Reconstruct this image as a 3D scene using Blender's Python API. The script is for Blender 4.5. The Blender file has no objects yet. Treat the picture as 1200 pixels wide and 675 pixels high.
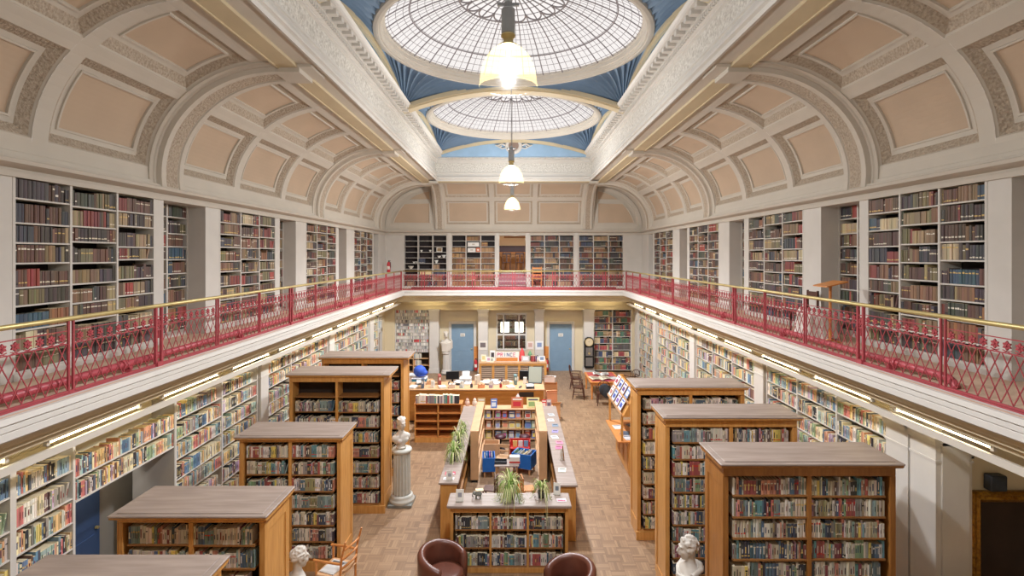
import bpy, math, random
from mathutils import Vector, Matrix
R = random.Random(7)
SC = bpy.context.scene
COL = SC.collection
PI = math.pi
HC = 5.25            # eye height above the ground floor
F = 615.0
def P(px, py, d):    # photograph pixel + distance -> world point
    return Vector(((px-602)*d/F, d, HC-(py-299)*d/F))
def rad(a): return a*PI/180

# ------------------------------------------------------------------ materials
def srgb(r, g, b):
    f = lambda c: (c/255/12.92) if c <= 10 else ((c/255+0.055)/1.055)**2.4
    return (f(r), f(g), f(b), 1.0)
MATS = {}
def mat(name, rgb, rough=0.6, metal=0.0, var=0.0, scale=6.0, bump=0.0, stretch=None, spec=0.4, emit=0.0, dark=None, detail=4.0):
    if name in MATS: return MATS[name]
    m = bpy.data.materials.new(name); m.use_nodes = True
    nt = m.node_tree; b = nt.nodes['Principled BSDF']
    c = srgb(*rgb)
    b.inputs['Base Color'].default_value = c
    b.inputs['Roughness'].default_value = rough
    b.inputs['Metallic'].default_value = metal
    b.inputs['Specular IOR Level'].default_value = spec
    if emit:
        b.inputs['Emission Color'].default_value = c
        b.inputs['Emission Strength'].default_value = emit
    if var or bump or dark:
        tc = nt.nodes.new('ShaderNodeTexCoord')
        mp = nt.nodes.new('ShaderNodeMapping'); nt.links.new(tc.outputs['Object'], mp.inputs['Vector'])
        if stretch: mp.inputs['Scale'].default_value = stretch
        n = nt.nodes.new('ShaderNodeTexNoise'); n.inputs['Scale'].default_value = scale; n.inputs['Detail'].default_value = detail
        nt.links.new(mp.outputs['Vector'], n.inputs['Vector'])
        if var or dark:
            r = nt.nodes.new('ShaderNodeValToRGB')
            d = srgb(*dark) if dark else tuple(x*(1-var) for x in c[:3])+(1,)
            l = c if dark else tuple(min(1, x*(1+var)) for x in c[:3])+(1,)
            r.color_ramp.elements[0].color = d; r.color_ramp.elements[1].color = l
            r.color_ramp.elements[0].position = 0.32; r.color_ramp.elements[1].position = 0.68
            nt.links.new(n.outputs['Fac'], r.inputs['Fac'])
            nt.links.new(r.outputs['Color'], b.inputs['Base Color'])
        if bump:
            bp = nt.nodes.new('ShaderNodeBump'); bp.inputs['Strength'].default_value = bump; bp.inputs['Distance'].default_value = 0.03
            nt.links.new(n.outputs['Fac'], bp.inputs['Height']); nt.links.new(bp.outputs['Normal'], b.inputs['Normal'])
    MATS[name] = m
    return m
cream   = mat('painted_plaster_cream', (200,194,184), 0.65, var=0.03, scale=2)
cream2  = mat('painted_joinery_offwhite', (206,203,198), 0.5, var=0.03, scale=3)
pink    = mat('coffer_panel_buff', (192,172,151), 0.75, var=0.05, scale=1.2)
carved  = mat('carved_plaster', (196,184,168), 0.75, dark=(166,152,136), scale=30, bump=1.0, detail=3)  # mottled darker: dirt, plus shade of the carving put into the colour
frieze_m= mat('carved_frieze', (228,226,220), 0.7, dark=(184,180,173), scale=22, bump=0.9, detail=3)
beam_m  = mat('soffit_paint_stone', (202,188,158), 0.65, var=0.04, scale=2)
blue_w  = mat('vault_paint_blue', (112,136,162), 0.7, var=0.05, scale=3)
blue_l  = mat('lunette_paint_pale_blue', (150,182,212), 0.7, var=0.05, scale=3)
blue_d  = mat('door_paint_blue', (124,152,176), 0.5, var=0.04, scale=3)
navy_d  = mat('door_paint_slate_blue', (74,100,146), 0.5, var=0.04, scale=3)
ochre_w = mat('wall_paint_warm_cream', (212,200,172), 0.7, var=0.03, scale=2)
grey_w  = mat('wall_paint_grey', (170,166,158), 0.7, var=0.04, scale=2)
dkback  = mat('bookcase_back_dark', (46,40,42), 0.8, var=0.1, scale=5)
dkback2 = mat('bookcase_back_brown', (50,38,30), 0.8, var=0.1, scale=5)
oak     = mat('oak_honey', (214,160,92), 0.42, dark=(194,138,72), scale=4, stretch=(6,6,0.7), bump=0.04)
oakx    = mat('oak_honey_rail', (184,126,62), 0.42, dark=(160,104,46), scale=4, stretch=(0.7,6,6), bump=0.04)
walnut  = mat('oak_brown_frame', (170,116,58), 0.42, dark=(148,96,44), scale=4, stretch=(6,6,0.7), bump=0.04)
topw    = mat('worn_grey_brown_top', (164,148,138), 0.5, dark=(144,129,119), scale=3, stretch=(0.6,5,5), bump=0.03)
shelfbr = mat('brown_shelf', (150,104,58), 0.5, var=0.12, scale=5)
orangew = mat('beech_orange', (206,136,74), 0.45, var=0.1, scale=5, stretch=(0.6,5,5))
palewood= mat('pale_beech', (206,164,122), 0.5, var=0.08, scale=5)
mahog   = mat('dark_windsor_wood', (84,50,38), 0.4, var=0.15, scale=8)
redp    = mat('crimson_ironwork_paint', (160,66,74), 0.42, var=0.1, scale=9)
redpipe = mat('rose_red_pipe_paint', (182,78,88), 0.4, var=0.06, scale=6)
brass   = mat('polished_brass', (196,178,124), 0.4, metal=0.45, var=0.08, scale=8)
gold    = mat('gilt_frame', (176,128,44), 0.4, metal=0.5, dark=(120,80,20), scale=24, bump=0.5)
leather = mat('brown_leather', (104,60,46), 0.36, var=0.14, scale=7, bump=0.05, spec=0.5)
marble  = mat('white_marble', (206,200,190), 0.5, var=0.06, scale=4)
stonecol= mat('grey_white_fluted_stone', (196,196,186), 0.55, var=0.06, scale=4)
greymar = mat('grey_marble_base', (128,130,124), 0.45, var=0.16, scale=7)
black   = mat('black_plastic', (26,27,30), 0.4)
charc   = mat('charcoal_fabric', (52,56,62), 0.8, var=0.1, scale=20)
whitep  = mat('white_plastic', (226,226,222), 0.4)
paper   = mat('paper_white', (236,234,226), 0.8, var=0.03, scale=10)
pagec   = mat('page_edges', (226,210,170), 0.85, var=0.06, scale=30)
carpet  = mat('gallery_carpet_buff', (206,178,156), 0.9, var=0.06, scale=5)
stepc   = mat('stair_carpet_mauve', (150,108,118), 0.9, var=0.1, scale=20)
leadm   = mat('lead_glazing_bar', (136,130,134), 0.6)
pipew   = mat('white_pelmet_bar', (206,200,190), 0.5)
leafg   = mat('variegated_leaf_green', (152,176,92), 0.5, dark=(104,140,60), scale=14)
leafy   = mat('variegated_leaf_cream', (214,216,160), 0.5, var=0.06, scale=14)
potd    = mat('glazed_pot_grey', (96,100,96), 0.4, var=0.1)
soil    = mat('potting_soil', (60,46,36), 0.9)
blueb   = mat('kinder_box_blue', (34,104,186), 0.5, var=0.06)
redb    = mat('painted_red', (196,52,46), 0.5)
steel   = mat('brushed_gear_grey', (164,170,176), 0.4, metal=0.0, var=0.05)
dialm   = mat('dial_parchment', (222,206,172), 0.6)
glassd  = mat('dark_glass', (44,42,46), 0.1)

def colored(rgb, rough=0.55):
    return mat('painted_%02x%02x%02x' % rgb, rgb, rough)

# book cloth: colour comes from the mesh's own colour layer (each book has its own cloth)
def book_mat():
    m = bpy.data.materials.new('book_cloth'); m.use_nodes = True
    nt = m.node_tree; b = nt.nodes['Principled BSDF']
    a = nt.nodes.new('ShaderNodeAttribute'); a.attribute_name = 'Col'
    nt.links.new(a.outputs['Color'], b.inputs['Base Color'])
    b.inputs['Roughness'].default_value = 0.55
    b.inputs['Specular IOR Level'].default_value = 0.35
    return m
bookm = book_mat()

def parquet():
    m = bpy.data.materials.new('basket_weave_parquet'); m.use_nodes = True
    nt = m.node_tree; L = nt.links; b = nt.nodes['Principled BSDF']
    N = lambda t: nt.nodes.new(t)
    def M(op, a, bb=None):
        n = N('ShaderNodeMath'); n.operation = op
        for i, v in enumerate((a, bb)):
            if v is None: continue
            if isinstance(v, (int, float)): n.inputs[i].default_value = v
            else: L.new(v, n.inputs[i])
        return n.outputs[0]
    tc = N('ShaderNodeTexCoord'); sp = N('ShaderNodeSeparateXYZ'); L.new(tc.outputs['Object'], sp.inputs[0])
    s = 0.23; k = 5.0
    X = M('DIVIDE', sp.outputs[0], s); Y = M('DIVIDE', sp.outputs[1], s)
    fx = M('FLOOR', X); fy = M('FLOOR', Y)
    par = M('FLOORED_MODULO', M('ADD', fx, fy), 2.0)
    sx = M('FLOOR', M('MULTIPLY', X, k)); sy = M('FLOOR', M('MULTIPLY', Y, k))
    # strip id
    idx = M('ADD', M('MULTIPLY', par, sx), M('MULTIPLY', M('SUBTRACT', 1.0, par), fx))
    idy = M('ADD', M('MULTIPLY', par, fy), M('MULTIPLY', M('SUBTRACT', 1.0, par), sy))
    cb = N('ShaderNodeCombineXYZ'); L.new(idx, cb.inputs[0]); L.new(idy, cb.inputs[1]); L.new(par, cb.inputs[2])
    wn = N('ShaderNodeTexWhiteNoise'); wn.noise_dimensions = '3D'; L.new(cb.outputs[0], wn.inputs['Vector'])
    ns = N('ShaderNodeTexNoise'); ns.inputs['Scale'].default_value = 0.7; L.new(tc.outputs['Object'], ns.inputs['Vector'])
    v = M('ADD', M('MULTIPLY', wn.outputs['Value'], 0.75), M('MULTIPLY', M('SUBTRACT', ns.outputs['Fac'], 0.38), 1.0))
    r = N('ShaderNodeValToRGB'); L.new(v, r.inputs['Fac'])
    e = r.color_ramp.elements
    e[0].position = 0.0; e[0].color = srgb(132,106,82)
    e[1].position = 1.0; e[1].color = srgb(172,143,112)
    q = e.new(0.45); q.color = srgb(154,125,97)
    # dark joints between strips
    ex = M('FRACT', M('MULTIPLY', X, k)); ey = M('FRACT', M('MULTIPLY', Y, k))
    jl = M('ADD', M('MULTIPLY', par, ex), M('MULTIPLY', M('SUBTRACT', 1.0, par), ey))
    j = M('GREATER_THAN', jl, 0.07)
    gx = M('GREATER_THAN', M('FRACT', X), 0.02); gy = M('GREATER_THAN', M('FRACT', Y), 0.02)
    jj = M('MULTIPLY', j, M('MULTIPLY', gx, gy))
    mx = N('ShaderNodeMix'); mx.data_type = 'RGBA'; L.new(jj, mx.inputs[0])
    mx.inputs[6].default_value = srgb(124,98,75); L.new(r.outputs['Color'], mx.inputs[7])
    L.new(mx.outputs[2], b.inputs['Base Color'])
    b.inputs['Roughness'].default_value = 0.42
    return m
parq = parquet()

def glass_mat():
    m = bpy.data.materials.new('obscured_dome_glass'); m.use_nodes = True
    nt = m.node_tree; nt.nodes.clear()
    o = nt.nodes.new('ShaderNodeOutputMaterial'); t = nt.nodes.new('ShaderNodeBsdfTransparent')
    d = nt.nodes.new('ShaderNodeBsdfTranslucent'); mx = nt.nodes.new('ShaderNodeMixShader')
    t.inputs[0].default_value = (0.92,0.90,0.89,1); d.inputs[0].default_value = (0.9,0.88,0.86,1)
    mx.inputs[0].default_value = 0.25
    nt.links.new(t.outputs[0], mx.inputs[1]); nt.links.new(d.outputs[0], mx.inputs[2]); nt.links.new(mx.outputs[0], o.inputs[0])
    return m
domeglass = glass_mat()
def clear_glass(name, tint, scat, amount, rough=0.05):
    m = bpy.data.materials.new(name); m.use_nodes = True
    nt = m.node_tree; nt.nodes.clear()
    o = nt.nodes.new('ShaderNodeOutputMaterial'); t = nt.nodes.new('ShaderNodeBsdfTransparent')
    d = nt.nodes.new('ShaderNodeBsdfTranslucent'); mx = nt.nodes.new('ShaderNodeMixShader')
    g = nt.nodes.new('ShaderNodeBsdfGlossy'); g.inputs['Roughness'].default_value = rough
    m2 = nt.nodes.new('ShaderNodeMixShader'); m2.inputs[0].default_value = 0.04
    t.inputs[0].default_value = tint; d.inputs[0].default_value = scat; mx.inputs[0].default_value = amount
    L = nt.links
    L.new(t.outputs[0], mx.inputs[1]); L.new(d.outputs[0], mx.inputs[2])
    L.new(mx.outputs[0], m2.inputs[1]); L.new(g.outputs[0], m2.inputs[2]); L.new(m2.outputs[0], o.inputs[0])
    return m
winglass = clear_glass('window_pane_glass', (0.93,0.95,0.93,1), (0.8,0.8,0.8,1), 0.02)
def emitter(name, rgb, s):
    m = bpy.data.materials.new(name); m.use_nodes = True
    nt = m.node_tree; nt.nodes.clear()
    o = nt.nodes.new('ShaderNodeOutputMaterial'); e = nt.nodes.new('ShaderNodeEmission')
    e.inputs[0].default_value = rgb; e.inputs[1].default_value = s
    nt.links.new(e.outputs[0], o.inputs[0])
    return m

# ------------------------------------------------------------------ mesh helpers
class MB:
    def __init__(s): s.v = []; s.f = []; s.m = []; s.c = None
    def face(s, idx, m=0): s.f.append(tuple(idx)); s.m.append(m)
    def add(s, pts): 
        i = len(s.v); s.v.extend([tuple(p) for p in pts]); return i
    def quad(s, a, b, c, d, m=0):
        i = s.add((a, b, c, d)); s.face((i, i+1, i+2, i+3), m)
    def box(s, x0, x1, y0, y1, z0, z1, m=0, skip=''):
        if x0 > x1: x0, x1 = x1, x0
        if y0 > y1: y0, y1 = y1, y0
        if z0 > z1: z0, z1 = z1, z0
        i = s.add([(x0,y0,z0),(x1,y0,z0),(x1,y1,z0),(x0,y1,z0),(x0,y0,z1),(x1,y0,z1),(x1,y1,z1),(x0,y1,z1)])
        for n, q in (('b',(0,3,2,1)),('t',(4,5,6,7)),('f',(0,1,5,4)),('r',(1,2,6,5)),('k',(2,3,7,6)),('l',(3,0,4,7))):
            if n not in skip: s.face([i+k for k in q], m)
        return s
    def bbox(s, x0, x1, y0, y1, z0, z1, e=0.006, m=0):   # bevelled box (chamfered vertical + horizontal edges)
        e = min(e, (x1-x0)*0.45, (y1-y0)*0.45, (z1-z0)*0.45)
        rings = []
        for z, k in ((z0, e), (z0+e, 0), (z1-e, 0), (z1, e)):
            rings.append([(x0+k+e,y0+k,z),(x1-k-e,y0+k,z),(x1-k,y0+k+e,z),(x1-k,y1-k-e,z),(x1-k-e,y1-k,z),(x0+k+e,y1-k,z),(x0+k,y1-k-e,z),(x0+k,y0+k+e,z)])
        b = [s.add(r) for r in rings]
        for q in range(3):
            for j in range(8):
                s.face((b[q]+j, b[q]+(j+1) % 8, b[q+1]+(j+1) % 8, b[q+1]+j), m)
        s.face([b[0]+j for j in range(7, -1, -1)], m); s.face([b[3]+j for j in range(8)], m)
        return s
    def prism(s, poly, axis, a0, a1, m=0):   # poly: 2D closed outline; axis 'x','y','z'
        def pt(u, v, w):
            return (w, u, v) if axis == 'x' else (u, w, v) if axis == 'y' else (u, v, w)
        n = len(poly)
        i = s.add([pt(u, v, a0) for u, v in poly]); j = s.add([pt(u, v, a1) for u, v in poly])
        for k in range(n): s.face((i+k, i+(k+1) % n, j+(k+1) % n, j+k), m)
        s.face([i+k for k in range(n-1, -1, -1)], m); s.face([j+k for k in range(n)], m)
        return s
    def strip(s, rows, m=0, closed=False):   # rows: list of equal-length point lists
        n = len(rows[0]); b = [s.add(r) for r in rows]
        for q in range(len(rows)-1):
            for k in range(n if closed else n-1):
                kk = (k+1) % n
                s.face((b[q]+k, b[q]+kk, b[q+1]+kk, b[q+1]+k), m)
        return s
    def lathe(s, prof, c=(0,0,0), seg=16, m=0, a0=0.0, a1=2*PI, cap=True):
        full = abs(a1-a0-2*PI) < 1e-6
        n = seg if full else seg+1
        rows = [[(c[0]+r*math.cos(a0+(a1-a0)*k/seg), c[1]+r*math.sin(a0+(a1-a0)*k/seg), c[2]+z) for k in range(n)] for r, z in prof]
        s.strip(rows, m, closed=full)
        return s
    def tube(s, pts, r, seg=8, m=0, cap=True):
        pts = [Vector(p) for p in pts]
        rr = r if isinstance(r, (list, tuple)) else [r]*len(pts)
        rows = []
        up0 = None
        for i, p in enumerate(pts):
            t = (pts[min(i+1, len(pts)-1)] - pts[max(i-1, 0)])
            t = t.normalized() if t.length > 1e-9 else Vector((0,0,1))
            if up0 is None or abs(up0.dot(t)) > 0.95:
                up0 = Vector((0,0,1)) if abs(t.z) < 0.9 else Vector((1,0,0))
            a = t.cross(up0).normalized(); b = a.cross(t).normalized(); up0 = b
            rows.append([tuple(p + (a*math.cos(2*PI*k/seg) + b*math.sin(2*PI*k/seg))*rr[i]) for k in range(seg)])
        i0 = len(s.v)
        s.strip(rows, m, closed=True)
        if cap:
            s.face([i0+k for k in range(seg-1, -1, -1)], m)
            e = len(s.v)-seg; s.face([e+k for k in range(seg)], m)
        return s
    def bar(s, a, b, w, h, m=0):      # square-section bar between two points
        a = Vector(a); b = Vector(b); t = (b-a).normalized()
        up = Vector((0,0,1)) if abs(t.z) < 0.95 else Vector((1,0,0))
        x = t.cross(up).normalized()*w/2; y = x.cross(t).normalized()*h/2
        i = s.add([a-x-y, a+x-y, a+x+y, a-x+y, b-x-y, b+x-y, b+x+y, b-x+y])
        for q in ((0,1,2,3),(7,6,5,4),(0,4,5,1),(1,5,6,2),(2,6,7,3),(3,7,4,0)): s.face([i+k for k in q], m)
        return s
    def ball(s, c, r, su=12, sv=8, m=0, sq=(1,1,1)):
        rows = []
        for j in range(sv+1):
            t = PI*j/sv
            rows.append([(c[0]+sq[0]*r*math.sin(t)*math.cos(2*PI*k/su), c[1]+sq[1]*r*math.sin(t)*math.sin(2*PI*k/su), c[2]+sq[2]*r*math.cos(t)) for k in range(su)])
        return s.strip(rows, m, closed=True)
    def mesh(s, name, mats, smooth=False):
        me = bpy.data.meshes.new(name)
        me.from_pydata([tuple(p) for p in s.v], [], s.f)
        for x in (mats if isinstance(mats, (list, tuple)) else [mats]): me.materials.append(x)
        if any(s.m): me.polygons.foreach_set('material_index', s.m)
        if s.c is not None:
            la = me.color_attributes.new('Col', 'FLOAT_COLOR', 'CORNER')
            buf = []
            for f, c in zip(s.f, s.c): buf.extend(list(c)*len(f))
            la.data.foreach_set('color', buf)
        if smooth: me.polygons.foreach_set('use_smooth', [True]*len(me.polygons))
        me.update()
        return me
    def build(s, name, mats, parent=None, smooth=False, loc=None, rel=True, auto=None):
        """link as ONE object. rel: vertices are world coordinates and the parent is unrotated -> stored relative to it"""
        off = Vector((0,0,0))
        if parent is not None and rel == 'world':
            off = Vector(parent.location)
            s.v = [(x-off.x, y-off.y, z-off.z) for x, y, z in s.v]
        o = bpy.data.objects.new(name, s.mesh(name, mats, smooth))
        COL.objects.link(o)
        if parent is not None: o.parent = parent
        if loc is not None: o.location = loc
        return o
def tag(o, label=None, cat=None, group=None, kind=None):
    if label: o['label'] = label
    if cat: o['category'] = cat
    if group: o['group'] = group
    if kind: o['kind'] = kind
    return o
def thing(name, label, cat, loc=(0,0,0), rz=0.0, group=None):
    o = bpy.data.objects.new(name, None); COL.objects.link(o)
    o.location = loc; o.rotation_euler = (0,0,rz); o.empty_display_size = 0.1
    return tag(o, label, cat, group)
def struct(name, mb, mats, smooth=False, parent=None, **k):
    o = mb.build(name, mats, parent, smooth, **k)
    if parent is None: o['kind'] = 'structure'
    return o
def fix_normals(o):
    import bmesh
    bm = bmesh.new(); bm.from_mesh(o.data); bmesh.ops.recalc_face_normals(bm, faces=bm.faces); bm.to_mesh(o.data); bm.free()
def copy_tree(o, parent=None):
    c = o.copy(); COL.objects.link(c)
    if parent is not None: c.parent = parent
    for ch in o.children: copy_tree(ch, c)
    return c
ORD = ['zeroth','first','second','third','fourth','fifth','sixth','seventh','eighth','ninth','tenth','eleventh','twelfth','thirteenth','fourteenth','fifteenth','sixteenth','seventeenth','eighteenth','nineteenth']
def ordn(n):
    if n < 20: return ORD[n]
    t = {2:'twenty',3:'thirty',4:'forty',5:'fifty',6:'sixty'}[n//10]
    return t+'-'+ORD[n % 10] if n % 10 else t[:-1]+'ieth'
TUBE_E = 24.0; SHADE_S = 0.012; PEND_W = 270.0; SPOT_W = 830.0
# ------------------------------------------------------------------ camera, world
cd = bpy.data.cameras.new('camera'); cam = bpy.data.objects.new('camera', cd); COL.objects.link(cam)
cam.location = (0, 0, HC); cam.rotation_euler = (PI/2, 0, 0)
cd.sensor_width = 36; cd.lens = 36*F/1200; cd.clip_start = 0.05; cd.clip_end = 200
cd.shift_x = -2/1200; cd.shift_y = -38.5/1200
SC.camera = cam
SC.view_settings.view_transform = 'Standard'; SC.view_settings.look = 'None'
SC.view_settings.gamma = 1; SC.view_settings.use_curve_mapping = False
SC.view_settings.exposure = 0.17
w = bpy.data.worlds.new('overcast_sky'); SC.world = w; w.use_nodes = True
bg = w.node_tree.nodes['Background']
bg.inputs[0].default_value = (0.98, 0.95, 0.94, 1); bg.inputs[1].default_value = 1.0
try:
    SC.cycles.max_bounces = 8; SC.cycles.diffuse_bounces = 5; SC.cycles.glossy_bounces = 3
    SC.cycles.transparent_max_bounces = 12; SC.cycles.transmission_bounces = 6
    SC.cycles.sample_clamp_indirect = 4.0; SC.cycles.use_denoising = True
    SC.cycles.caustics_reflective = False; SC.cycles.caustics_refractive = False
except Exception: pass

# ------------------------------------------------------------------ dimensions
W = 5.75; DW = 23.5                     # upper half width, far wall
ZG = HC-1.46                            # gallery floor
XR = 4.67; DG = 21.86                   # railing lines
YN = -1.6                               # near end (behind the camera)
ZL = HC+1.055                           # upper entablature
XB, DB, ZB = 3.09, 21.2, HC+3.0         # skylight well, bottom edge
XT, DT, ZT = 2.77, 20.9, HC+4.06        # skylight well, top edge
RD = 2.83; ZD = HC+4.53                 # dome rims
DOMES = [4.75, 11.14, 17.53]
XS = 5.39                               # front of the lower wall shelves
ZSOF = 3.30                             # gallery soffit

def usweep(prof, xr, dr, y0=YN):        # U-shaped run: left wall, far wall, right wall; prof of (x, z)
    rows = []
    for x, z in prof:
        d = dr+(x-xr)
        rows.append([(-x,y0,z),(-x,d,z),(x,d,z),(x,y0,z)])
    return rows

# floor
fl = MB(); fl.quad((-9,YN-1,0),(9,YN-1,0),(9,27.5,0),(-9,27.5,0)); struct('floor', fl, parq)

# gallery floor slabs and cornice (front edge at the railing)
g = MB()
g.strip(usweep([(XR-0.10,ZG-0.02),(XR-0.10,ZG),(W+0.45,ZG)], XR, DG))
struct('floor_gallery', g, carpet)
c = MB()
c.strip(usweep([(XR-0.02,ZG+0.003),(XR-0.14,ZG-0.005),(XR-0.15,ZG-0.06),(XR-0.12,ZG-0.075),(XR-0.13,ZG-0.085),(XR-0.13,ZG-0.13),(XR-0.11,ZG-0.14),
                (XR-0.115,ZG-0.15),(XR-0.115,ZG-0.215),(XR-0.09,ZG-0.235)], XR, DG), 0)
c.strip(usweep([(XR-0.09,ZG-0.235),(XR-0.02,ZG-0.26),(XR+0.04,ZG-0.33),(XR+0.10,ZG-0.345)], XR, DG), 1)
c.strip(usweep([(XR+0.10,ZG-0.345),(XR+0.12,ZG-0.36),(XR+0.12,ZG-0.40),(XR+0.20,ZG-0.42),(XR+0.22,ZG-0.49),(XR+0.30,ZG-0.50),(W+0.3,ZG-0.50)], XR, DG), 1)
struct('trim_gallery_cornice', c, [cream2, beam_m])

# upper entablature
e = MB()
E = [(W+0.02,HC+0.90),(W-0.03,HC+0.90),(W-0.03,HC+0.965),(W-0.01,HC+0.97),(W-0.01,HC+1.0),(W-0.10,HC+1.02),(W-0.16,HC+1.04),(W-0.17,HC+1.085),(W-0.12,HC+1.10),(W-0.11,HC+1.13),(W-0.04,HC+1.145),
     (W-0.04,HC+1.19),(W-0.01,HC+1.20),(W,HC+1.33)]
e.strip(usweep(E, W, DW))
struct('trim_entablature', e, cream)

# ------------------------------------------------------------------ upper walls: piers between the cases
ZC0, ZC1 = ZG+0.085, HC+0.90            # case bottom / top
UL = [(1.75,4.15),(6.02,8.41),(10.25,12.67),(14.53,17.0),(18.9,21.4)]
UR = [(1.9,4.2),(6.37,8.54),(10.41,12.87),(14.7,17.2),(18.95,21.5)]
NL = [(4.4,5.5),(8.62,9.79),(12.9,13.85),(17.25,18.05),(21.55,22.3)]
NR = [(4.6,6.06),(8.73,9.82),(13.1,14.0),(17.4,18.2),(21.7,22.4)]
def upper_wall(side, cases, niches, name):
    m = MB(); s = side
    def bx(x0, x1, y0, y1, z0, z1): m.box(s*x0, s*x1, y0, y1, z0, z1)
    iv = sorted([(a, b, 'c') for a, b in cases]+[(a, b, 'n') for a, b in niches])
    y = YN
    for a, b, k in iv:
        bx(W, W+0.75, y, a, ZG, ZC1+0.06)
        if k == 'c':
            bx(W+0.32, W+0.75, a, b, ZG, ZC1+0.06)
            bx(W-0.015, W+0.33, a, b, ZG, ZC0)
            bx(W, W+0.33, a, b, ZC1, ZC1+0.06)
        else:
            bx(W+0.62, W+0.75, a, b, ZG, ZC1+0.06)
            bx(W+0.32, W+0.63, a, b, ZG, ZC0)
            bx(W+0.02, W+0.63, a, b, ZC1, ZC1+0.06)
        y = b
    bx(W, W+0.75, y, DW+0.3, ZG, ZC1+0.06)
    # slim raised edges on the piers
    for a, b, k in iv:
        for q in (a, b):
            pass
    struct(name, m, cream2)
upper_wall(-1, UL, NL, 'wall_left'); upper_wall(1, UR, NR, 'wall_right')

# ------------------------------------------------------------------ coves
CX, CZ, CA, CB = 3.8, HC+1.32, 1.95, 1.73
def side_map(s):
    def M(u, t, d):
        n = Vector((math.cos(t)/CA, math.sin(t)/CB)).normalized()
        return (s*(CX+CA*math.cos(t)+n.x*d), u, CZ+CB*math.sin(t)+n.y*d)
    return M
EA, EB = 1.6, 1.73
def end_map(u, t, d):
    n = Vector((math.cos(t)/EA, math.sin(t)/EB)).normalized()
    return (u, DW-EA+EA*math.cos(t)+n.x*d, CZ+EB*math.sin(t)+n.y*d)
def coffer(mb, M, u0, u1, t0, t1, nv=10, k=1.0, arc=1.82):
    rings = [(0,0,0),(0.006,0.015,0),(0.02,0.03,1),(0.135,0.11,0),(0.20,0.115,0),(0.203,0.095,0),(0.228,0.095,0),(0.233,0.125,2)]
    def ring(i, d):
        i = i*k; di = i/arc; a, b, ta, tb = u0+i, u1-i, t0+di, t1-di
        nu = 4
        pts = [(a+(b-a)*q/nu, ta) for q in range(nu)]+[(b, ta+(tb-ta)*q/nv) for q in range(nv)]
        pts += [(b+(a-b)*q/nu, tb) for q in range(nu)]+[(a, tb+(ta-tb)*q/nv) for q in range(nv)]
        return [M(u, t, d*k) for u, t in pts]
    for (i0,d0,m0),(i1,d1,_) in zip(rings, rings[1:]):
        mb.strip([ring(i0,d0), ring(i1,d1)], m0, closed=True)
    i, d, _ = rings[-1]; i *= k; di = i/arc
    rows = [[M(u0+i+(u1-u0-2*i)*q/4, t0+di+(t1-t0-2*di)*j/nv, d*k) for q in range(5)] for j in range(nv+1)]
    mb.strip(rows, 2)
def patch(mb, M, u0, u1, t0, t1, d=0.0, nv=10, m=0):
    rows = [[M(u0, t0+(t1-t0)*j/nv, d), M(u1, t0+(t1-t0)*j/nv, d)] for j in range(nv+1)]
    mb.strip(rows, m)
MAIN = [1.95, 8.67, 15.39, 22.11]
def main_rib(mb, M, u, t0=-0.14, t1=PI/2, w=1.0, n=18, dd=1.0):
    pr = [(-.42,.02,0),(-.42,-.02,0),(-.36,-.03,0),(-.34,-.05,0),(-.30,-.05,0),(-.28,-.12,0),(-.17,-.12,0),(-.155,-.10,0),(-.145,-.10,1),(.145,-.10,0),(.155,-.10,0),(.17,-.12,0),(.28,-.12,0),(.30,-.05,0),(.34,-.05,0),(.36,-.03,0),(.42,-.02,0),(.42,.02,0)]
    for (a,da,ma),(b,db,_) in zip(pr, pr[1:]):
        rows = [[M(u+a*w, t0+(t1-t0)*j/n, da*dd), M(u+b*w, t0+(t1-t0)*j/n, db*dd)] for j in range(n+1)]
        mb.strip(rows, ma)
T = [rad(2.5), rad(40.5), rad(47), rad(80)]
for s, nm in ((-1,'ceiling_cove_left'), (1,'ceiling_cove_right')):
    m = MB(); M = side_map(s)
    cells = []
    for u in MAIN[:-1]:
        cells += [(u+.42, u+2.13), (u+2.35, u+4.31), (u+4.53, u+6.30)]
    cells.append((YN, MAIN[0]-.42))
    us = sorted(cells)
    for a, b in us:
        k = 1.0
        for t0, t1 in ((T[0],T[1]),(T[2],T[3])):
            coffer(m, M, a, b, t0, t1)
        patch(m, M, a, b, T[1], T[2], nv=2); patch(m, M, a, b, -0.001, T[0], nv=1); patch(m, M, a, b, T[3], PI/2, nv=3)
    for u in MAIN[:-1]:
        for c0, c1 in ((u+2.13,u+2.35),(u+4.31,u+4.53)): patch(m, M, c0, c1, 0, PI/2, nv=18)
    for u in MAIN: 
        patch(m, M, u-.43, u+.43, 0, PI/2, d=0.03, nv=18)
        main_rib(m, M, u)
        m.box(s*(CX+.03), s*(CX-.37), u-.28, u+.28, CZ+CB-.122, CZ+CB+.01); m.box(s*(CX+.03), s*(XB+.14), u-.30, u+.30, CZ+CB-.045, CZ+CB+.01)
    patch(m, M, MAIN[-1]+.42, DW+0.1, 0, PI/2, nv=18)
    for j in range(3):   # buff strip between the last rib and the end wall
        pass
    # short vertical band below the spring and flat soffit to the well
    m.box(s*W, s*(W+.2), YN, DW, HC+1.2, CZ)
    m.quad((s*CX,YN,CZ+CB),(s*CX,DW+.1,CZ+CB),(s*(XB+.02),DW+.1,CZ+CB),(s*(XB+.02),YN,CZ+CB))
    # running beam along the soffit
    for x0, x1, z in ((CX-.02,CX-.34,CZ+CB-.05),):
        m.box(s*x0, s*x1, YN, DB+.62, z, CZ+CB+.01, 3)
    m.box(s*(CX-.02), s*(CX-.05), YN, DB+.62, CZ+CB-.07, CZ+CB, 3)
    struct(nm, m, [cream, carved, pink, beam_m])

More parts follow.
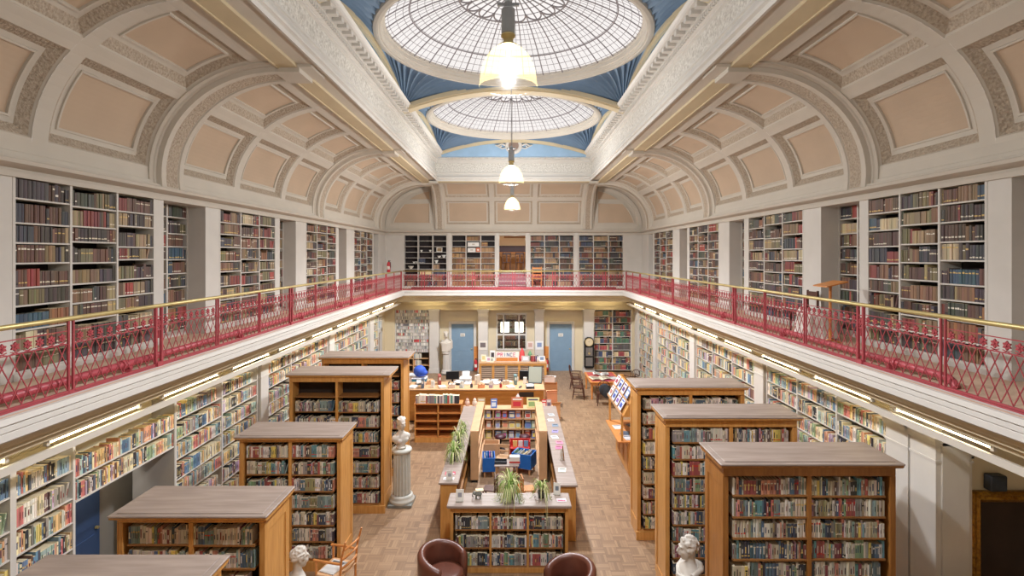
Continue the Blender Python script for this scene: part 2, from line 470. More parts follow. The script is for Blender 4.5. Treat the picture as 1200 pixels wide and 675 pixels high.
# far wall above the gallery: lunettes, end cove
m = MB(); xp = 3.3
for s in (-1,1):
    pts = [(s*(xp+.2), DW, HC+1.2)]
    n = 14
    arc = [(s*(CX+CA*math.cos(PI/2*j/n)), DW, CZ+CB*math.sin(PI/2*j/n)) for j in range(n+1)]
    i = m.add([(s*xp, DW, HC+1.2), (s*W, DW, HC+1.2)]+arc+[(s*xp, DW, CZ+CB)])
    m.face(list(range(i, i+2+len(arc)+1)))
    # moulded panels on the lunette
    def frame(poly, d0, wd, hh, mi):
        cx = sum(p[0] for p in poly)/len(poly); cz = sum(p[1] for p in poly)/len(poly)
        n = len(poly)
        def ins(k): 
            out = []
            for x, z in poly:
                v = Vector((cx-x, cz-z)); L = v.length; v.normalize(); out.append((x+v.x*k*1.3, z+v.y*k*1.3))
            return out
        a, b = ins(0), ins(wd)
        rows = [[(s*x, DW-d0, z) for x, z in a], [(s*x, DW-d0-hh, z) for x, z in a], [(s*x, DW-d0-hh, z) for x, z in b], [(s*x, DW-d0, z) for x, z in b]]
        m.strip(rows, mi, closed=True)
        i = m.add([(s*x, DW-d0-.004, z) for x, z in b]); m.face(list(range(i, i+n)), 2)
    low = [(xp+.42,CZ+.10),(CX+CA*.83,CZ+.10),(CX+CA*.80,CZ+.30),(CX+CA*.74,CZ+.55),(CX+CA*.64,CZ+.86),(CX+CA*.56,CZ+1.02),(xp+.42,CZ+1.02)]
    frame(low, 0, .05, .05, 0); 
    up = [(xp+.42,CZ+1.16),(CX+CA*.46,CZ+1.16),(CX+CA*.33,CZ+1.34),(CX+CA*.12,CZ+1.52),(xp+.42,CZ+1.56)]
    frame(up, 0, .04, .05, 0)
    for k in range(n-1):     # rim band following the arch
        a0, a1 = PI/2*k/n, PI/2*(k+1)/n
        q = lambda r, a: (s*(CX+CA*r*math.cos(a)), CZ+CB*r*math.sin(a))
        p0, p1, p2, p3 = q(.99,a0), q(.99,a1), q(.90,a1), q(.90,a0)
        m.quad((p0[0],DW-.05,p0[1]),(p1[0],DW-.05,p1[1]),(p2[0],DW-.05,p2[1]),(p3[0],DW-.05,p3[1]))
        m.quad((p2[0],DW-.05,p2[1]),(p3[0],DW-.05,p3[1]),(p3[0],DW,p3[1]),(p2[0],DW,p2[1]))
# end cove
cells = [(-3.02,-1.07),(-.87,.84),(1.04,3.02)]
for a, b in cells:
    coffer(m, end_map, a, b, rad(2), rad(38), nv=8, k=.62)
    coffer(m, end_map, a, b, rad(44), rad(78), nv=8, k=.62)
    patch(m, end_map, a, b, rad(38), rad(44), nv=2); patch(m, end_map, a, b, 0, rad(2), nv=1); patch(m, end_map, a, b, rad(78), PI/2, nv=2)
for a, b in ((-1.07,-.87),(.84,1.04)): patch(m, end_map, a, b, 0, PI/2, nv=14)
for s in (-1,1):
    main_rib(m, end_map, s*xp, w=.66, n=14, t0=-0.1)
    m.box(s*xp-.185, s*xp+.185, DB+.30, DW-EA+.03, CZ+CB-.10, CZ+CB+.01)
    rows = [[end_map(s*(xp+.277), PI/2*j/14, -.05), (s*(xp+.277), DW+.05, end_map(0, PI/2*j/14, -.05)[2])] for j in range(15)]
    m.strip(rows)
    rows = [[end_map(s*(xp-.3), PI/2*j/14, 0.0), end_map(s*(xp+.28), PI/2*j/14, 0.0)] for j in range(15)]
    m.strip(rows)
m.box(-xp-.28, xp+.28, DW, DW+.2, HC+1.2, CZ)
m.quad((-CX,DW-EA,CZ+CB),(CX,DW-EA,CZ+CB),(CX,DB+.02,CZ+CB),(-CX,DB+.02,CZ+CB))
m.box(-CX+.35, CX-.35, DB+.34, DB+.62, CZ+CB-.05, CZ+CB+.01, 3)
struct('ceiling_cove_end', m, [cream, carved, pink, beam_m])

# near end wall (behind the camera)
nw = MB(); nw.box(-W-.8, W+.8, YN-.2, YN, 0, ZD+.6); struct('wall_near', nw, cream)

# ------------------------------------------------------------------ skylight well
def rsweep(prof):    # closed rectangle; prof offsets measured from the well's bottom edge
    rows = []
    for x, z in prof:
        k = x-XB
        rows.append([(-x,YN+.6-k,z),(-x,DB+k,z),(x,DB+k,z),(x,YN+.6-k,z)])
    return rows
m = MB()
def seg(pr, mi): m.strip(rsweep([(a, HC+b) for a, b in pr]), mi, closed=True)
seg([(XB+.05,3.06),(XB+.05,3.0),(XB,2.99),(XB-.005,3.03),(XB+.02,3.05),(XB+.015,3.08),(XB-.03,3.10),(XB-.03,3.15),(XB+.03,3.22),(XB+.05,3.30),(XB+.02,3.31),(XB+.02,3.34),(XB+.07,3.36)],0)
seg([(XB+.07,3.36),(XB+.07,3.72)],1)
seg([(XB+.07,3.72),(XB+.02,3.74),(XB+.02,3.77),(XB-.02,3.79),(XB-.04,3.86),(XB-.08,3.87),(XB-.08,3.96),(XB-.20,3.965),(XB-.26,3.98),(XB-.28,4.02),(XB-.32,4.06),(XB-.10,4.08),(XB+.02,4.0)],0)
# dentil and modillion courses
def blocks(step, x0, x1, z0, z1, wd):
    y = YN+1.2
    while y < DB-.3:
        for s in (-1,1): m.box(s*x0, s*x1, y, y+wd, HC+z0, HC+z1)
        y += step
    x = -XB+.4
    while x < XB-.4:
        m.box(x, x+wd, DB+(x0-XB), DB+(x1-XB), HC+z0, HC+z1); x += step
blocks(.26, XB-.08, XB-.235, 3.885, 3.965, .12)
blocks(.085, XB-.02, XB-.06, 3.80, 3.86, .05)
struct('trim_skylight_well', m, [cream2, frieze_m])

# ------------------------------------------------------------------ pendentives, arches, domes
HL = 3.195; XA = 3.0; ZA = HC+3.98
m = MB(); NFL = 15
def pend(cy, sx, sy):
    cor = Vector((sx*XA, cy+sy*HL, ZA-.02))
    nu, nv = NFL*4, 8
    rows = []
    for j in range(nv+1):
        v = j/nv; row = []
        for i in range(nu+1):
            u = i/nu; a = u*PI/2
            rim = Vector((sx*RD*math.cos(a), cy+sy*RD*math.sin(a), ZD))
            # side edges follow the boundary arches
            p = cor.lerp(rim, v)
            sag = math.sin(PI*v)*0.20
            p.z += sag
            fl = abs(math.sin(u*NFL*PI))
            p.z += (fl-.5)*0.11*(0.15+v)*min(1, (1-v)*5)
            row.append(tuple(p))
        rows.append(row)
    m.strip(rows, 0)
for cy in DOMES:
    for sx in (-1,1):
        for sy in (-1,1): pend(cy, sx, sy)
struct('ceiling_pendentive', m, [blue_w], smooth=False)
# pale blue lunettes at the sides and far end + transverse arches
m = MB()
ys = [DOMES[0]-HL]+[c+HL for c in DOMES]
for s in (-1,1):
    m.box(s*(XA+.02), s*(XA+.2), ys[0]-1, ys[-1]+.2, HC+3.9, ZD+.25)
m.box(-XA-.2, XA+.2, ys[-1]+.02, ys[-1]+.2, HC+3.9, ZD+.03)
m.box(-XA-.2, XA+.2, ys[0]-1.2, ys[0]-1, HC+3.9, ZD+.5)
struct('wall_lunette', m, [blue_l])
def arch(mb, a, b, rise, wd, th, along):     # flat segmental arch band between two points
    n = 22; rows = []
    for j in range(n+1):
        u = j/n; p = Vector(a).lerp(Vector(b), u); p.z += rise*(1-(2*u-1)**2)
        o = Vector((0,wd/2,0)) if along == 'x' else Vector((wd/2,0,0))
        up = Vector((0,0,th))
        q = o*.72; st = Vector((0,0,-.04))
        rows.append([tuple(p-o+up), tuple(p-o), tuple(p-q), tuple(p-q+st), tuple(p+q+st), tuple(p+q), tuple(p+o), tuple(p+o+up)])
    mb.strip(rows)
m = MB()
for y in ys[:-1]: arch(m, (-XA,y,ZA-.06), (XA,y,ZA-.06), .56, .42, .12, 'x')
arch(m, (-XA,ys[-1]-.08,ZA-.03), (XA,ys[-1]-.08,ZA-.03), .52, .10, .08, 'x')
for c_ in DOMES:
    for s in (-1,1): arch(m, (s*(XA-.04),c_-HL,ZA-.03), (s*(XA-.04),c_+HL,ZA-.03), .52, .10, .08, 'y')
struct('trim_transverse_arch', m, [beam_m])
# oculus in the far lunette
o = MB(); yy = ys[-1]; cz = HC+(299-171)*yy/F
ring = [(.30,0),(.34,-.04),(.30,-.09),(.24,-.09),(.22,-.05),(.20,-.05)]
for (r0,d0),(r1,d1) in zip(ring, ring[1:]):
    o.strip([[(r0*math.cos(2*PI*k/20),yy-.02+d0,cz+r0*math.sin(2*PI*k/20)) for k in range(20)],[(r1*math.cos(2*PI*k/20),yy-.02+d1,cz+r1*math.sin(2*PI*k/20)) for k in range(20)]],0,closed=True)
i = o.add([(.20*math.cos(2*PI*k/20),yy-.06,cz+.20*math.sin(2*PI*k/20)) for k in range(20)]); o.face(list(range(i,i+20)),1)
for s in (-1,1):
    o.tube([(s*.3,yy-.05,cz),(s*.48,yy-.06,cz+.07),(s*.62,yy-.06,cz),(s*.55,yy-.06,cz-.07),(s*.48,yy-.06,cz)],.035,6,0)
    o.tube([(s*.3,yy-.05,cz-.08),(s*.45,yy-.05,cz-.12),(s*.72,yy-.05,cz+.02)],.025,6,0)
struct('trim_oculus', o, [cream2, mat('vent_disc_grey',(140,120,110),.6)])

def dome(cy, n):
    root = bpy.data.objects.new('window_%d' % n, None); COL.objects.link(root); root['kind'] = 'structure'
    root.location = (0, cy, ZD)
    rim = MB()
    prof = [(RD+.10,.06),(RD+.06,-.03),(RD,-.05),(RD-.04,-.05),(RD-.05,-.02),(RD-.08,-.02),(RD-.10,.05),(RD-.13,.06),(RD-.14,.14),(RD-.17,.15),(RD-.17,.22)]
    rim.lathe(prof, seg=72); rim.build('dome_rim', cream, root, smooth=False)
    R0 = RD-.16; H = .92; z0 = .18
    rs = (R0*R0+H*H)/(2*H)
    zf = lambda r: z0+math.sqrt(max(0, rs*rs-r*r))-(rs-H)
    gl = MB(); gl.lathe([(R0*k/12, zf(R0*k/12)) for k in range(12, 0, -1)]+[(0.01, zf(0))], seg=64)
    gl.build('dome_glass', domeglass, root, smooth=True)
    b = MB()
    def ribbon(fn, n_, wd, th, closed):     # bar following a curve on the dome, fn(t)->(x,y,r-dir?,) 
        pts = [fn(k/n_) for k in range(n_+(0 if closed else 1))]
        rows = []
        for i, p in enumerate(pts):
            q = pts[(i+1) % len(pts)] if (closed or i < len(pts)-1) else p
            pr = pts[i-1] if (closed or i > 0) else p
            t = (Vector(q)-Vector(pr)).normalized(); nrm = Vector((p[0]*.35, p[1]*.35, rs)).normalized()
            sd = t.cross(nrm).normalized()*wd/2
            dn = -nrm*th
            P0 = Vector(p)
            rows.append([tuple(P0-sd), tuple(P0-sd+dn), tuple(P0+sd+dn), tuple(P0+sd)])
        if closed: rows.append(rows[0])
        b.strip(rows)
    def circ(r, wd, th): ribbon(lambda t: (r*math.cos(2*PI*t), r*math.sin(2*PI*t), zf(r)-.004), 96, wd, th, True)
    def radial(a, r0, r1, wd, th): ribbon(lambda t: ((r0+(r1-r0)*t)*math.cos(a), (r0+(r1-r0)*t)*math.sin(a), zf(r0+(r1-r0)*t)-.004), 10, wd, th, False)
    NR_ = 32
    for k in range(NR_):
        radial(2*PI*(k+.5)/NR_, .28, R0, .022, .02)
        for q in (1,2): radial(2*PI*(k+.5+q/3)/NR_, 1.2, R0, .010, .006)
    r = 1.30
    for k in range(10):
        circ(1.2+(R0-1.2)*(k+.5)/10, .010, .006)
    circ(2.18, .024, .02); circ(1.18, .03, .02)
    for r_ in (.55,.75,.95): circ(r_, .011, .012)
    for k in range(16):    # scallops round the rosette
        a0, a1 = 2*PI*(2*k+.5)/NR_, 2*PI*(2*k+2.5)/NR_
        def f(t, a0=a0, a1=a1):
            a = a0+(a1-a0)*t; r = .93+.22*math.sin(PI*t)**.6
            return (r*math.cos(a), r*math.sin(a), zf(r)-.006)
        ribbon(f, 12, .028, .025, False)
    b.build('glazing_bars', leadm, root)
    ds = MB(); ds.lathe([(.01,zf(0)-.10),(.22,zf(0)-.09),(.30,zf(0)-.05),(.32,zf(.3)+.01)], seg=28); ds.build('centre_boss', mat('boss_dark_grey',(70,66,68),.6), root, smooth=True)
    return root
for i, cy in enumerate(DOMES): dome(cy, i+1)
for i, cy in enumerate(DOMES):
    l = bpy.data.lights.new('daylight_portal','AREA'); l.shape = 'DISK'; l.size = 2*RD; l.cycles.is_portal = True
    o = bpy.data.objects.new('daylight_portal', l); COL.objects.link(o); o.location = (0, cy, ZD+1.3)
# ------------------------------------------------------------------ lower walls
LL = [(4.2,5.65,2),(5.65,6.45,1),(8.35,11.05,2),(11.47,15.2,3),(15.7,19.5,3),(20.1,20.95,1)]
LR = [(7.55,11.2,3),(11.7,15.5,3),(16.0,19.7,3),(20.2,22.6,2)]
m = MB()
H2 = ZG-.5
m.box(-W-.3,-W, YN, 6.45, 0, H2); m.box(-W-.3,-W, 6.45, 8.35, 2.2, H2); m.box(-W-.3,-W, 8.35, DW+.4, 0, H2)
struct('wall_lower_left', m, ochre_w)
m = MB()
m.box(W, W+.3, 6.95, DW+.4, 0, H2)
m.box(W, W+2.8, 6.75, 6.95, 0, H2); m.box(W+2.8, W+3.0, YN, 6.95, 0, H2)
m.box(W, W+2.8, YN, 6.75, H2, H2+.05)
struct('wall_lower_right', m, ochre_w)
# passage seen under the bridge of books
m = MB()
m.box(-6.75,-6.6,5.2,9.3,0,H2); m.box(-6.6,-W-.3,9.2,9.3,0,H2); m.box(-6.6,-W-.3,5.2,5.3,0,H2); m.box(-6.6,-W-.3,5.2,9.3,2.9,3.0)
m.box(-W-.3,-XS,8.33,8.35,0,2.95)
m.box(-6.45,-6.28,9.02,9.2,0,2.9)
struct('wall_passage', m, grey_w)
d = bpy.data.objects.new('door_3', None); COL.objects.link(d); d['kind'] = 'structure'; d.location = (-6.58, 7.0, 0)
q = MB(); q.box(0,.03,0,1.3,0,2.25)
for y0, y1 in ((.1,.6),(.7,1.2)):
    for z0, z1 in ((.15,.9),(1.05,2.1)): q.box(.03,.045,y0,y1,z0,z1)
q.build('door_leaf', navy_d, d)
q = MB(); q.tube([(.05,1.2,1.0),(.09,1.2,1.0)],.025,8); q.build('door_knob', brass, d)
col = thing('iron_column','slim white iron column with a leafed capital in the passage beneath the bridge of books','column',(-6.02,8.85,0))
col['kind'] = 'structure'; del col['category']; del col['label']
q = MB(); q.lathe([(.09,0),(.09,.1),(.055,.14),(.05,2.2),(.06,2.25),(.05,2.27),(.05,2.3),(.085,2.42),(.1,2.46),(.1,2.5),(.06,2.5),(.06,2.9)],seg=14); q.build('column_shaft', stonecol, col, True)
# pilasters
def pilaster(mb, x0, x1, y0, y1, z0, z1, s=0):
    mb.box(x0,x1,y0,y1,z0,z1)
    def rb(e, za, zb):
        mb.box(min(x0,x1)-e, max(x0,x1)+e, min(y0,y1)-e, max(y0,y1)+e, za, zb)
    rb(.03, z0, z0+.16); rb(.015, z0+.16, z0+.2)
    rb(.012, z1-.36, z1-.33); rb(.02, z1-.14, z1-.10); rb(.035, z1-.10, z1-.05); rb(.05, z1-.05, z1)
PL = [(11.05,11.47),(15.2,15.7),(19.5,20.1)]; PR = [(11.2,11.7),(15.5,16.0),(19.7,20.2),(22.6,23.2)]
m = MB()
for a, b in PL: pilaster(m, -W-.05, -XS+.05, a+.04, b-.04, 0, 3.0)
struct('trim_pilaster_left', m, cream2)
m = MB()
for a, b in PR: pilaster(m, XS-.05, W+.05, a+.04, b-.04, 0, 3.0)
for a, b in ((6.64,7.07),(7.11,7.53)): pilaster(m, XS-.05, W+.05, a, b, 0, 2.98)
m.box(XS+.02, W, 6.62, 7.55, 0, 3.2)
struct('trim_pilaster_right', m, cream2)
# left far side doorway with a light over it
m = MB()
for y0,y1,z0,z1 in ((21.05,21.2,0,2.55),(22.35,22.5,0,2.55),(21.05,22.5,2.0,2.15),(21.05,22.5,2.48,2.62)): m.box(-W-.02,-W+.12,y0,y1,z0,z1)
struct('trim_side_door_frame', m, cream2)
m = MB(); m.box(-W-.01,-W+.03,21.2,22.35,0,2.0); struct('door_4', m, mat('side_doorway_brown',(118,96,76),.6))
m = MB(); m.box(-W-.01,-W+.03,21.2,22.35,2.15,2.48); struct('window_5', m, mat('over_light_blue_pane',(150,186,206),.25))

# ------------------------------------------------------------------ far wall, lower part
m = MB(); D0, D1 = DW, DW+.42
for x0, x1 in ((-5.9,-5.31),(5.27,5.9)): m.box(x0,x1,D0-.12,D1,0,2.85)
m.box(-5.31,-3.75,DW+.32,D1,0,2.85); m.box(3.57,5.27,DW+.32,D1,0,2.85)
m.box(-5.9,5.9,D0-.06,D1,2.8,H2)                     # beam
m.box(-5.9,5.9,D0-.11,D0,2.98,3.03); m.box(-5.9,5.9,D0-.09,D0,3.1,H2)
# recessed door bays
for x0, x1, dx0, dx1 in ((-3.34,-1.58,-2.84,-1.80),(1.34,3.13,1.61,2.65)):
    m.box(x0,dx0,DW+.30,D1,0,2.85); m.box(dx1,x1,DW+.30,D1,0,2.85); m.box(dx0,dx1,DW+.30,D1,2.15,2.85)
# window bay
m.box(-1.15,-.76,DW+.30,D1,0,2.85); m.box(.56,.94,DW+.30,D1,0,2.85); m.box(-.76,.56,DW+.30,D1,0,.95); m.box(-.76,.56,DW+.30,D1,2.62,2.85)
struct('wall_far_lower', m, ochre_w)
m = MB()
for x0, x1 in ((-3.75,-3.34),(-1.58,-1.15),(.94,1.34),(3.13,3.57)): pilaster(m, x0, x1, D0-.14, D1-.05, 0, 2.84)
struct('trim_pilaster_far', m, cream2)
m = MB()
for x0, x1 in ((-1.8,-1.6),(1.36,1.58)): m.box(x0,x1,DW+.24,DW+.31,0,1.12)
struct('trim_dado', m, orangew)
def blue_door(n, x0, x1, lab):
    d = bpy.data.objects.new('door_%d' % n, None); COL.objects.link(d); d['kind'] = 'structure'; d.location = ((x0+x1)/2, DW+.30, 0)
    w = x1-x0; hh = 2.13
    fr = MB()
    for a, b, c0, c1 in ((-w/2-.12,-w/2,0,hh+.12),(w/2,w/2+.12,0,hh+.12),(-w/2,w/2,hh,hh+.12)):
        fr.bbox(a,b,-.05,.06,c0,c1,.015)
    fr.build('door_frame', cream2, d)
    lf = MB(); lf.box(-w/2,w/2,.03,.08,0,hh)
    for sx in (-1,1):
        for z0, z1 in ((.12,.52),(.62,.98),(1.1,2.0)):
            a, b = sx*.08, sx*(w/2-.09)
            if a > b: a, b = b, a
            lf.strip([[(x,.03,z) for x,z in ((a,z0),(b,z0),(b,z1),(a,z1))],[(x,.045,z) for x,z in ((a+.02,z0+.02),(b-.02,z0+.02),(b-.02,z1-.02),(a+.02,z1-.02))]],closed=True)
            lf.box(a+.05,b-.05,.018,.04,z0+.05,z1-.05)
    lf.build('door_leaf', blue_d, d)
    p = MB(); p.box(-.10,.11,.012,.02,1.56,1.70); o = p.build('name_plate', paper, d); o['label'] = 'white notice on the door'
    p = MB()
    for k in range(3): p.box(-.08,.08+.0*k,.009,.012,1.585+.035*k,1.597+.035*k)
    p.build('notice_writing', mat('ink_grey',(90,90,96),.7), d)
    p = MB(); p.ball((w/2-.08,-.02,1.0),.03,10,6); p.tube([(w/2-.08,.03,1.0),(w/2-.08,-.02,1.0)],.012,6); p.build('door_knob', brass, d)
blue_door(1, -2.82, -1.82, ''); blue_door(2, 1.63, 2.63, '')
wn = bpy.data.objects.new('window_4', None); COL.objects.link(wn); wn['kind'] = 'structure'; wn.location = (-.10, DW+.30, .95)
fr = MB()
for x in (-.66,-.36,.34,.66): fr.box(x-.03,x+.03,-.04,.08,0,1.67)
for z in (0,.68,1.62): fr.box(-.66,.66,-.03,.07,z-.02,z+.05)
fr.build('window_frame', cream2, wn)
p = MB(); p.box(-.66,.66,.02,.03,0,1.67); p.build('window_pane', winglass, wn)
# room behind the glazed screen
m = MB(); m.box(-2.2,2.2,26.6,26.7,0,3.2); m.box(-2.3,-2.2,DW+.4,26.7,0,3.2); m.box(2.2,2.3,DW+.4,26.7,0,3.2); m.box(-2.2,2.2,DW+.4,26.7,3.2,3.25)
struct('wall_office', m, ochre_w)

# ------------------------------------------------------------------ far wall, upper part
FC = [(-4.94,-2.98),(-2.80,-.814),(.715,2.71),(2.90,4.92)]
ZF1 = HC+.88
m = MB()
edges = [(-W-.4,-4.94),(-2.98,-2.80),(-.814,-.65),(.535,.715),(2.71,2.90),(4.92,W+.4)]
for a, b in edges: m.box(a,b,DW,DW+.42,ZG,ZF1+.2)
for a, b in FC: m.box(a,b,DW+.32,DW+.42,ZG,ZF1+.2); m.box(a,b,DW,DW+.33,ZF1,ZF1+.2); m.box(a,b,DW-.01,DW+.33,ZG,ZG+.06)
m.box(-.65,.535,DW,DW+.42,ZF1,ZF1+.2)
for a, b in edges[1:5]: m.box(a+.02,b-.02,DW-.05,DW,ZG,ZF1+.12)
struct('wall_far', m, cream2)
m = MB()
m.box(-2.2,2.4,DW+.4,27.4,ZG+.55,ZG+.66)
m.box(-2.2,2.4,27.3,27.4,ZG+.66,ZF1+.6); m.box(-2.3,-2.2,DW+.4,27.4,ZG+.66,ZF1+.6); m.box(2.4,2.5,DW+.4,27.4,ZG+.66,ZF1+.6); m.box(-2.2,2.4,DW+.4,27.4,ZF1+.55,ZF1+.6)
struct('wall_reading_room', m, mat('reading_room_wall',(232,208,178),.7))
st = MB(); nst = 4; rise = .66/nst
for k in range(nst):
    st.box(-.65,.535,DW-.75+.28*k,DW+.6,ZG+rise*k,ZG+rise*(k+1)-.03); 
    st.box(-.65,.535,DW-.77+.28*k,DW+.6,ZG+rise*(k+1)-.03,ZG+rise*(k+1),1 if k % 1 == 0 else 0)
struct('trim_gallery_steps', st, [stepc, mat('stair_nosing_grey',(190,176,176),.7)])

# ------------------------------------------------------------------ railings
ZR0, ZR1 = ZG+.012, HC-.667
def flower(mb, x, z, r, m=0):
    n = 6
    for k in range(n):
        a = 2*PI*k/n+PI/2
        c, s_ = math.cos(a), math.sin(a)
        pts = [(x+c*r*.2-s_*r*.08, z+s_*r*.2+c*r*.08),(x+c*r*.62-s_*r*.30, z+s_*r*.62+c*r*.30),(x+c*r, z+s_*r),(x+c*r*.62+s_*r*.30, z+s_*r*.62-c*r*.30),(x+c*r*.2+s_*r*.08, z+s_*r*.2-c*r*.08)]
        mb.prism(pts, 'y', -.007, .007, m)
    mb.prism([(x+r*.22*math.cos(2*PI*k/6), z+r*.22*math.sin(2*PI*k/6)) for k in range(6)], 'y', -.014, .014, m)
def lattice_mesh(L):          # local x along the rail, z up from the base
    mb = MB(); n = max(3, round(L/.132)); st = L/n; hz0, hz1 = .035, .515; Hh = ZR1-ZR0
    t = .0065
    rise = .25; run = st
    full = (hz1-hz0)/rise*run
    def clip(x0, x1):
        # bar from (x0,hz0) to (x1,hz1) clipped to 0..L
        pts = []
        a, b = (x0,hz0), (x1,hz1)
        f = lambda x: hz0+(x-x0)/(x1-x0)*(hz1-hz0)
        lo, hi = min(x0,x1), max(x0,x1)
        l2, h2 = max(lo,0), min(hi,L)
        if h2-l2 < .02: return
        mb.bar((l2,0,f(l2)),(h2,0,f(h2)),t,t*1.4)
    k = -int(full/st)-1
    while k*st < L+full:
        x = k*st
        clip(x, x+full); clip(x, x-full)
        k += 1
    for z, w_ in ((.02,.022),(hz1+.002,.010),(.655,.010)): mb.box(0,L,-w_/2,w_/2,z-w_/2,z+w_/2)
    for q in range(n):
        x = (q+.5)*st
        flower(mb, x, .59, .047)
        mb.bar((x-.045,0,.52),(x+.045,0,.545),.008,.008); mb.bar((x+.045,0,.52),(x-.045,0,.545),.008,.008)
    return mb.mesh('lattice_panel', redp)
LM = {}
def add_panel(root, a, L, along):
    key = round(L, 3)
    if key not in LM: LM[key] = lattice_mesh(L)
    o = bpy.data.objects.new('lattice_panel', LM[key]); COL.objects.link(o); o.parent = root
    o.location = a; o.rotation_euler = (0,0,along)
def post(root, x, y, kind, along):
    mb = MB(); h = ZR1-ZR0
    if kind == 2:      # double standard with a rosette between the bars
        for s in (-.055,.055): mb.box(s-.016,s+.016,-.016,.016,-.012,h)
        mb.box(-.055,.055,-.008,.008,.46,.475); mb.box(-.055,.055,-.008,.008,.63,.645)
        flower(mb, 0, .555, .055); mb.bar((-.04,0,.48),(.04,0,.5),.01,.01); mb.bar((.04,0,.48),(-.04,0,.5),.01,.01)
        mb.tube([(0,0,.36),(0,0,.46)],.012,6); mb.box(-.055,.055,-.03,.03,-.012,.05)
    else:
        for s in (-.03,.03): mb.box(s-.010,s+.010,-.010,.010,-.012,h)
        mb.box(-.03,.03,-.012,.012,-.012,.03)
    o = mb.build('standard', redp, root); o.location = (x,y,0); o.rotation_euler = (0,0,along)
def railing(label, p0, p1, posts, grp=None):
    p0 = Vector(p0); p1 = Vector(p1); L = (p1-p0).length; along = math.atan2(p1.y-p0.y, p1.x-p0.x)
    root = thing('gallery_railing', label, 'railing', (p0.x,p0.y,ZR0), along, 'crimson gallery railings')
    hr = MB(); hr.tube([(0,0,ZR1-ZR0),(L,0,ZR1-ZR0)],.026,10); o = hr.build('handrail', brass, root, True); o['label'] = 'brass handrail'
    br = MB(); br.box(0,L,-.014,.014,-.012,.006); br.build('bottom_rail', redp, root)
    prev = 0
    for t, k in posts:
        post(root, t, 0, k, 0)
        hw = .075 if k == 2 else .045
        if prev is not None and t-hw-prev > .15: add_panel(root, (prev,0,0), round(t-hw-prev,3), 0)
        prev = t+hw
    if L-prev > .15: add_panel(root, (prev,0,0), round(L-prev,3), 0)
    return root
def posts_for(L, doubles):
    out = []
    for a, b in zip(doubles, doubles[1:]):
        out.append((a,2)); n = max(1, round((b-a)/1.37))
        for k in range(1, n): out.append((a+(b-a)*k/n, 1))
    out.append((doubles[-1],2))
    return [(t,k) for t,k in out if .02 <= t <= L-.02]
Y0 = -1.3
Ls = DG-Y0
railing('long crimson lattice railing with brass handrail below the left upper bookcases',(-XR,Y0,0),(-XR,DG,0), posts_for(Ls,[y-Y0 for y in (-1.25,2.8,6.9,11.0,15.1,19.2,DG-.08)]))
r_ = railing('long crimson lattice railing with brass handrail below the right upper bookcases',(XR,DG,0),(XR,Y0,0), posts_for(Ls,[DG-y for y in (DG-.08,19.4,15.4,11.1,7.06,3.0,-1.2)]))
railing('short crimson lattice railing with brass handrail across the far gallery, before the steps',(-XR+.05,DG,0),(XR-.05,DG,0), posts_for(2*XR-.1,[.85,2.95,XR-.05,2*XR-3.05,2*XR-.95]))
# heating pipes along the gallery edge
def pipe(label, x, y0, y1, elbow):
    root = thing('heating_pipe', label, 'pipe', (x,y0,ZG))
    L = y1-y0; mb = MB()
    if elbow: mb.tube([(0,-.02,.004),(0,0,.02),(0,.03,.06),(0,.08,.09),(0,.16,.10),(0,L,.10)],.045,10)
    else: mb.tube([(0,0,.10),(0,L,.10)],.045,10)
    mb.build('pipe_run', redpipe, root, True)
    y = .9
    while y < L:
        fl_ = MB(); fl_.tube([(0,y-.035,.10),(0,y+.035,.10)],.062,10); fl_.build('pipe_joint', redpipe, root)
        sp = MB(); sp.box(-.05,.05,y+.05,y+.09,0,.07); sp.build('pipe_support', redpipe, root)
        y += 2.7
pipe('rose red heating pipe along the floor of the left gallery', -XR-.17, 0.2, 20.8, False)
pipe('rose red heating pipe ending in an elbow on the right gallery floor', XR+.17, 5.75, 20.8, True)
pp = thing('heating_pipe','rose red heating pipe along the floor of the far gallery','pipe',(0,DG+.17,ZG))
mb = MB(); mb.tube([(-4.3,0,.08),(4.3,0,.08)],.04,8); mb.build('pipe_run', redpipe, pp, True)
for x in (-2.4,0,2.4):
    mb = MB(); mb.box(x-.02,x+.02,-.05,.05,0,.05); mb.build('pipe_support', redpipe, pp)

# ------------------------------------------------------------------ strip lights under the gallery
tube_m = emitter('fluorescent_tube', (1.0,0.80,0.44,1), TUBE_E)
def strip_light(x, y0, L, lab, side):
    root = thing('ceiling_strip_light', lab, 'light', (x,y0,3.245), 0, 'fluorescent strip lights under the gallery')
    mb = MB(); mb.tube([(0,.04,-.005),(0,L-.04,-.005)],.009,8); mb.build('tube', tube_m, root, True)
    for y in (0,L-.04):
        mb = MB(); mb.box(-.02,.02,y,y+.04,-.03,.03); mb.build('end_cap', pipew, root)
    mb = MB(); mb.box(-.025,.025,0,L,.028,.042); mb.build('batten', whitep, root)
for s, nm in ((-1,'left'),(1,'right')):
    pb = MB(); pb.box(s*4.915,s*4.95,YN,DW-.6,3.11,3.195)
    tag(pb.build('pelmet_bar', pipew), 'long white pelmet bar below the %s gallery cornice' % nm, 'pelmet bar')
    k = 0; y = 1.9 if s < 0 else 1.75
    while y < DW-2:
        strip_light(s*4.985, y, 1.42, 'warm strip light under the %s gallery, %s from the near end' % (nm, ordn(k+1)), s)
        y += 1.84; k += 1
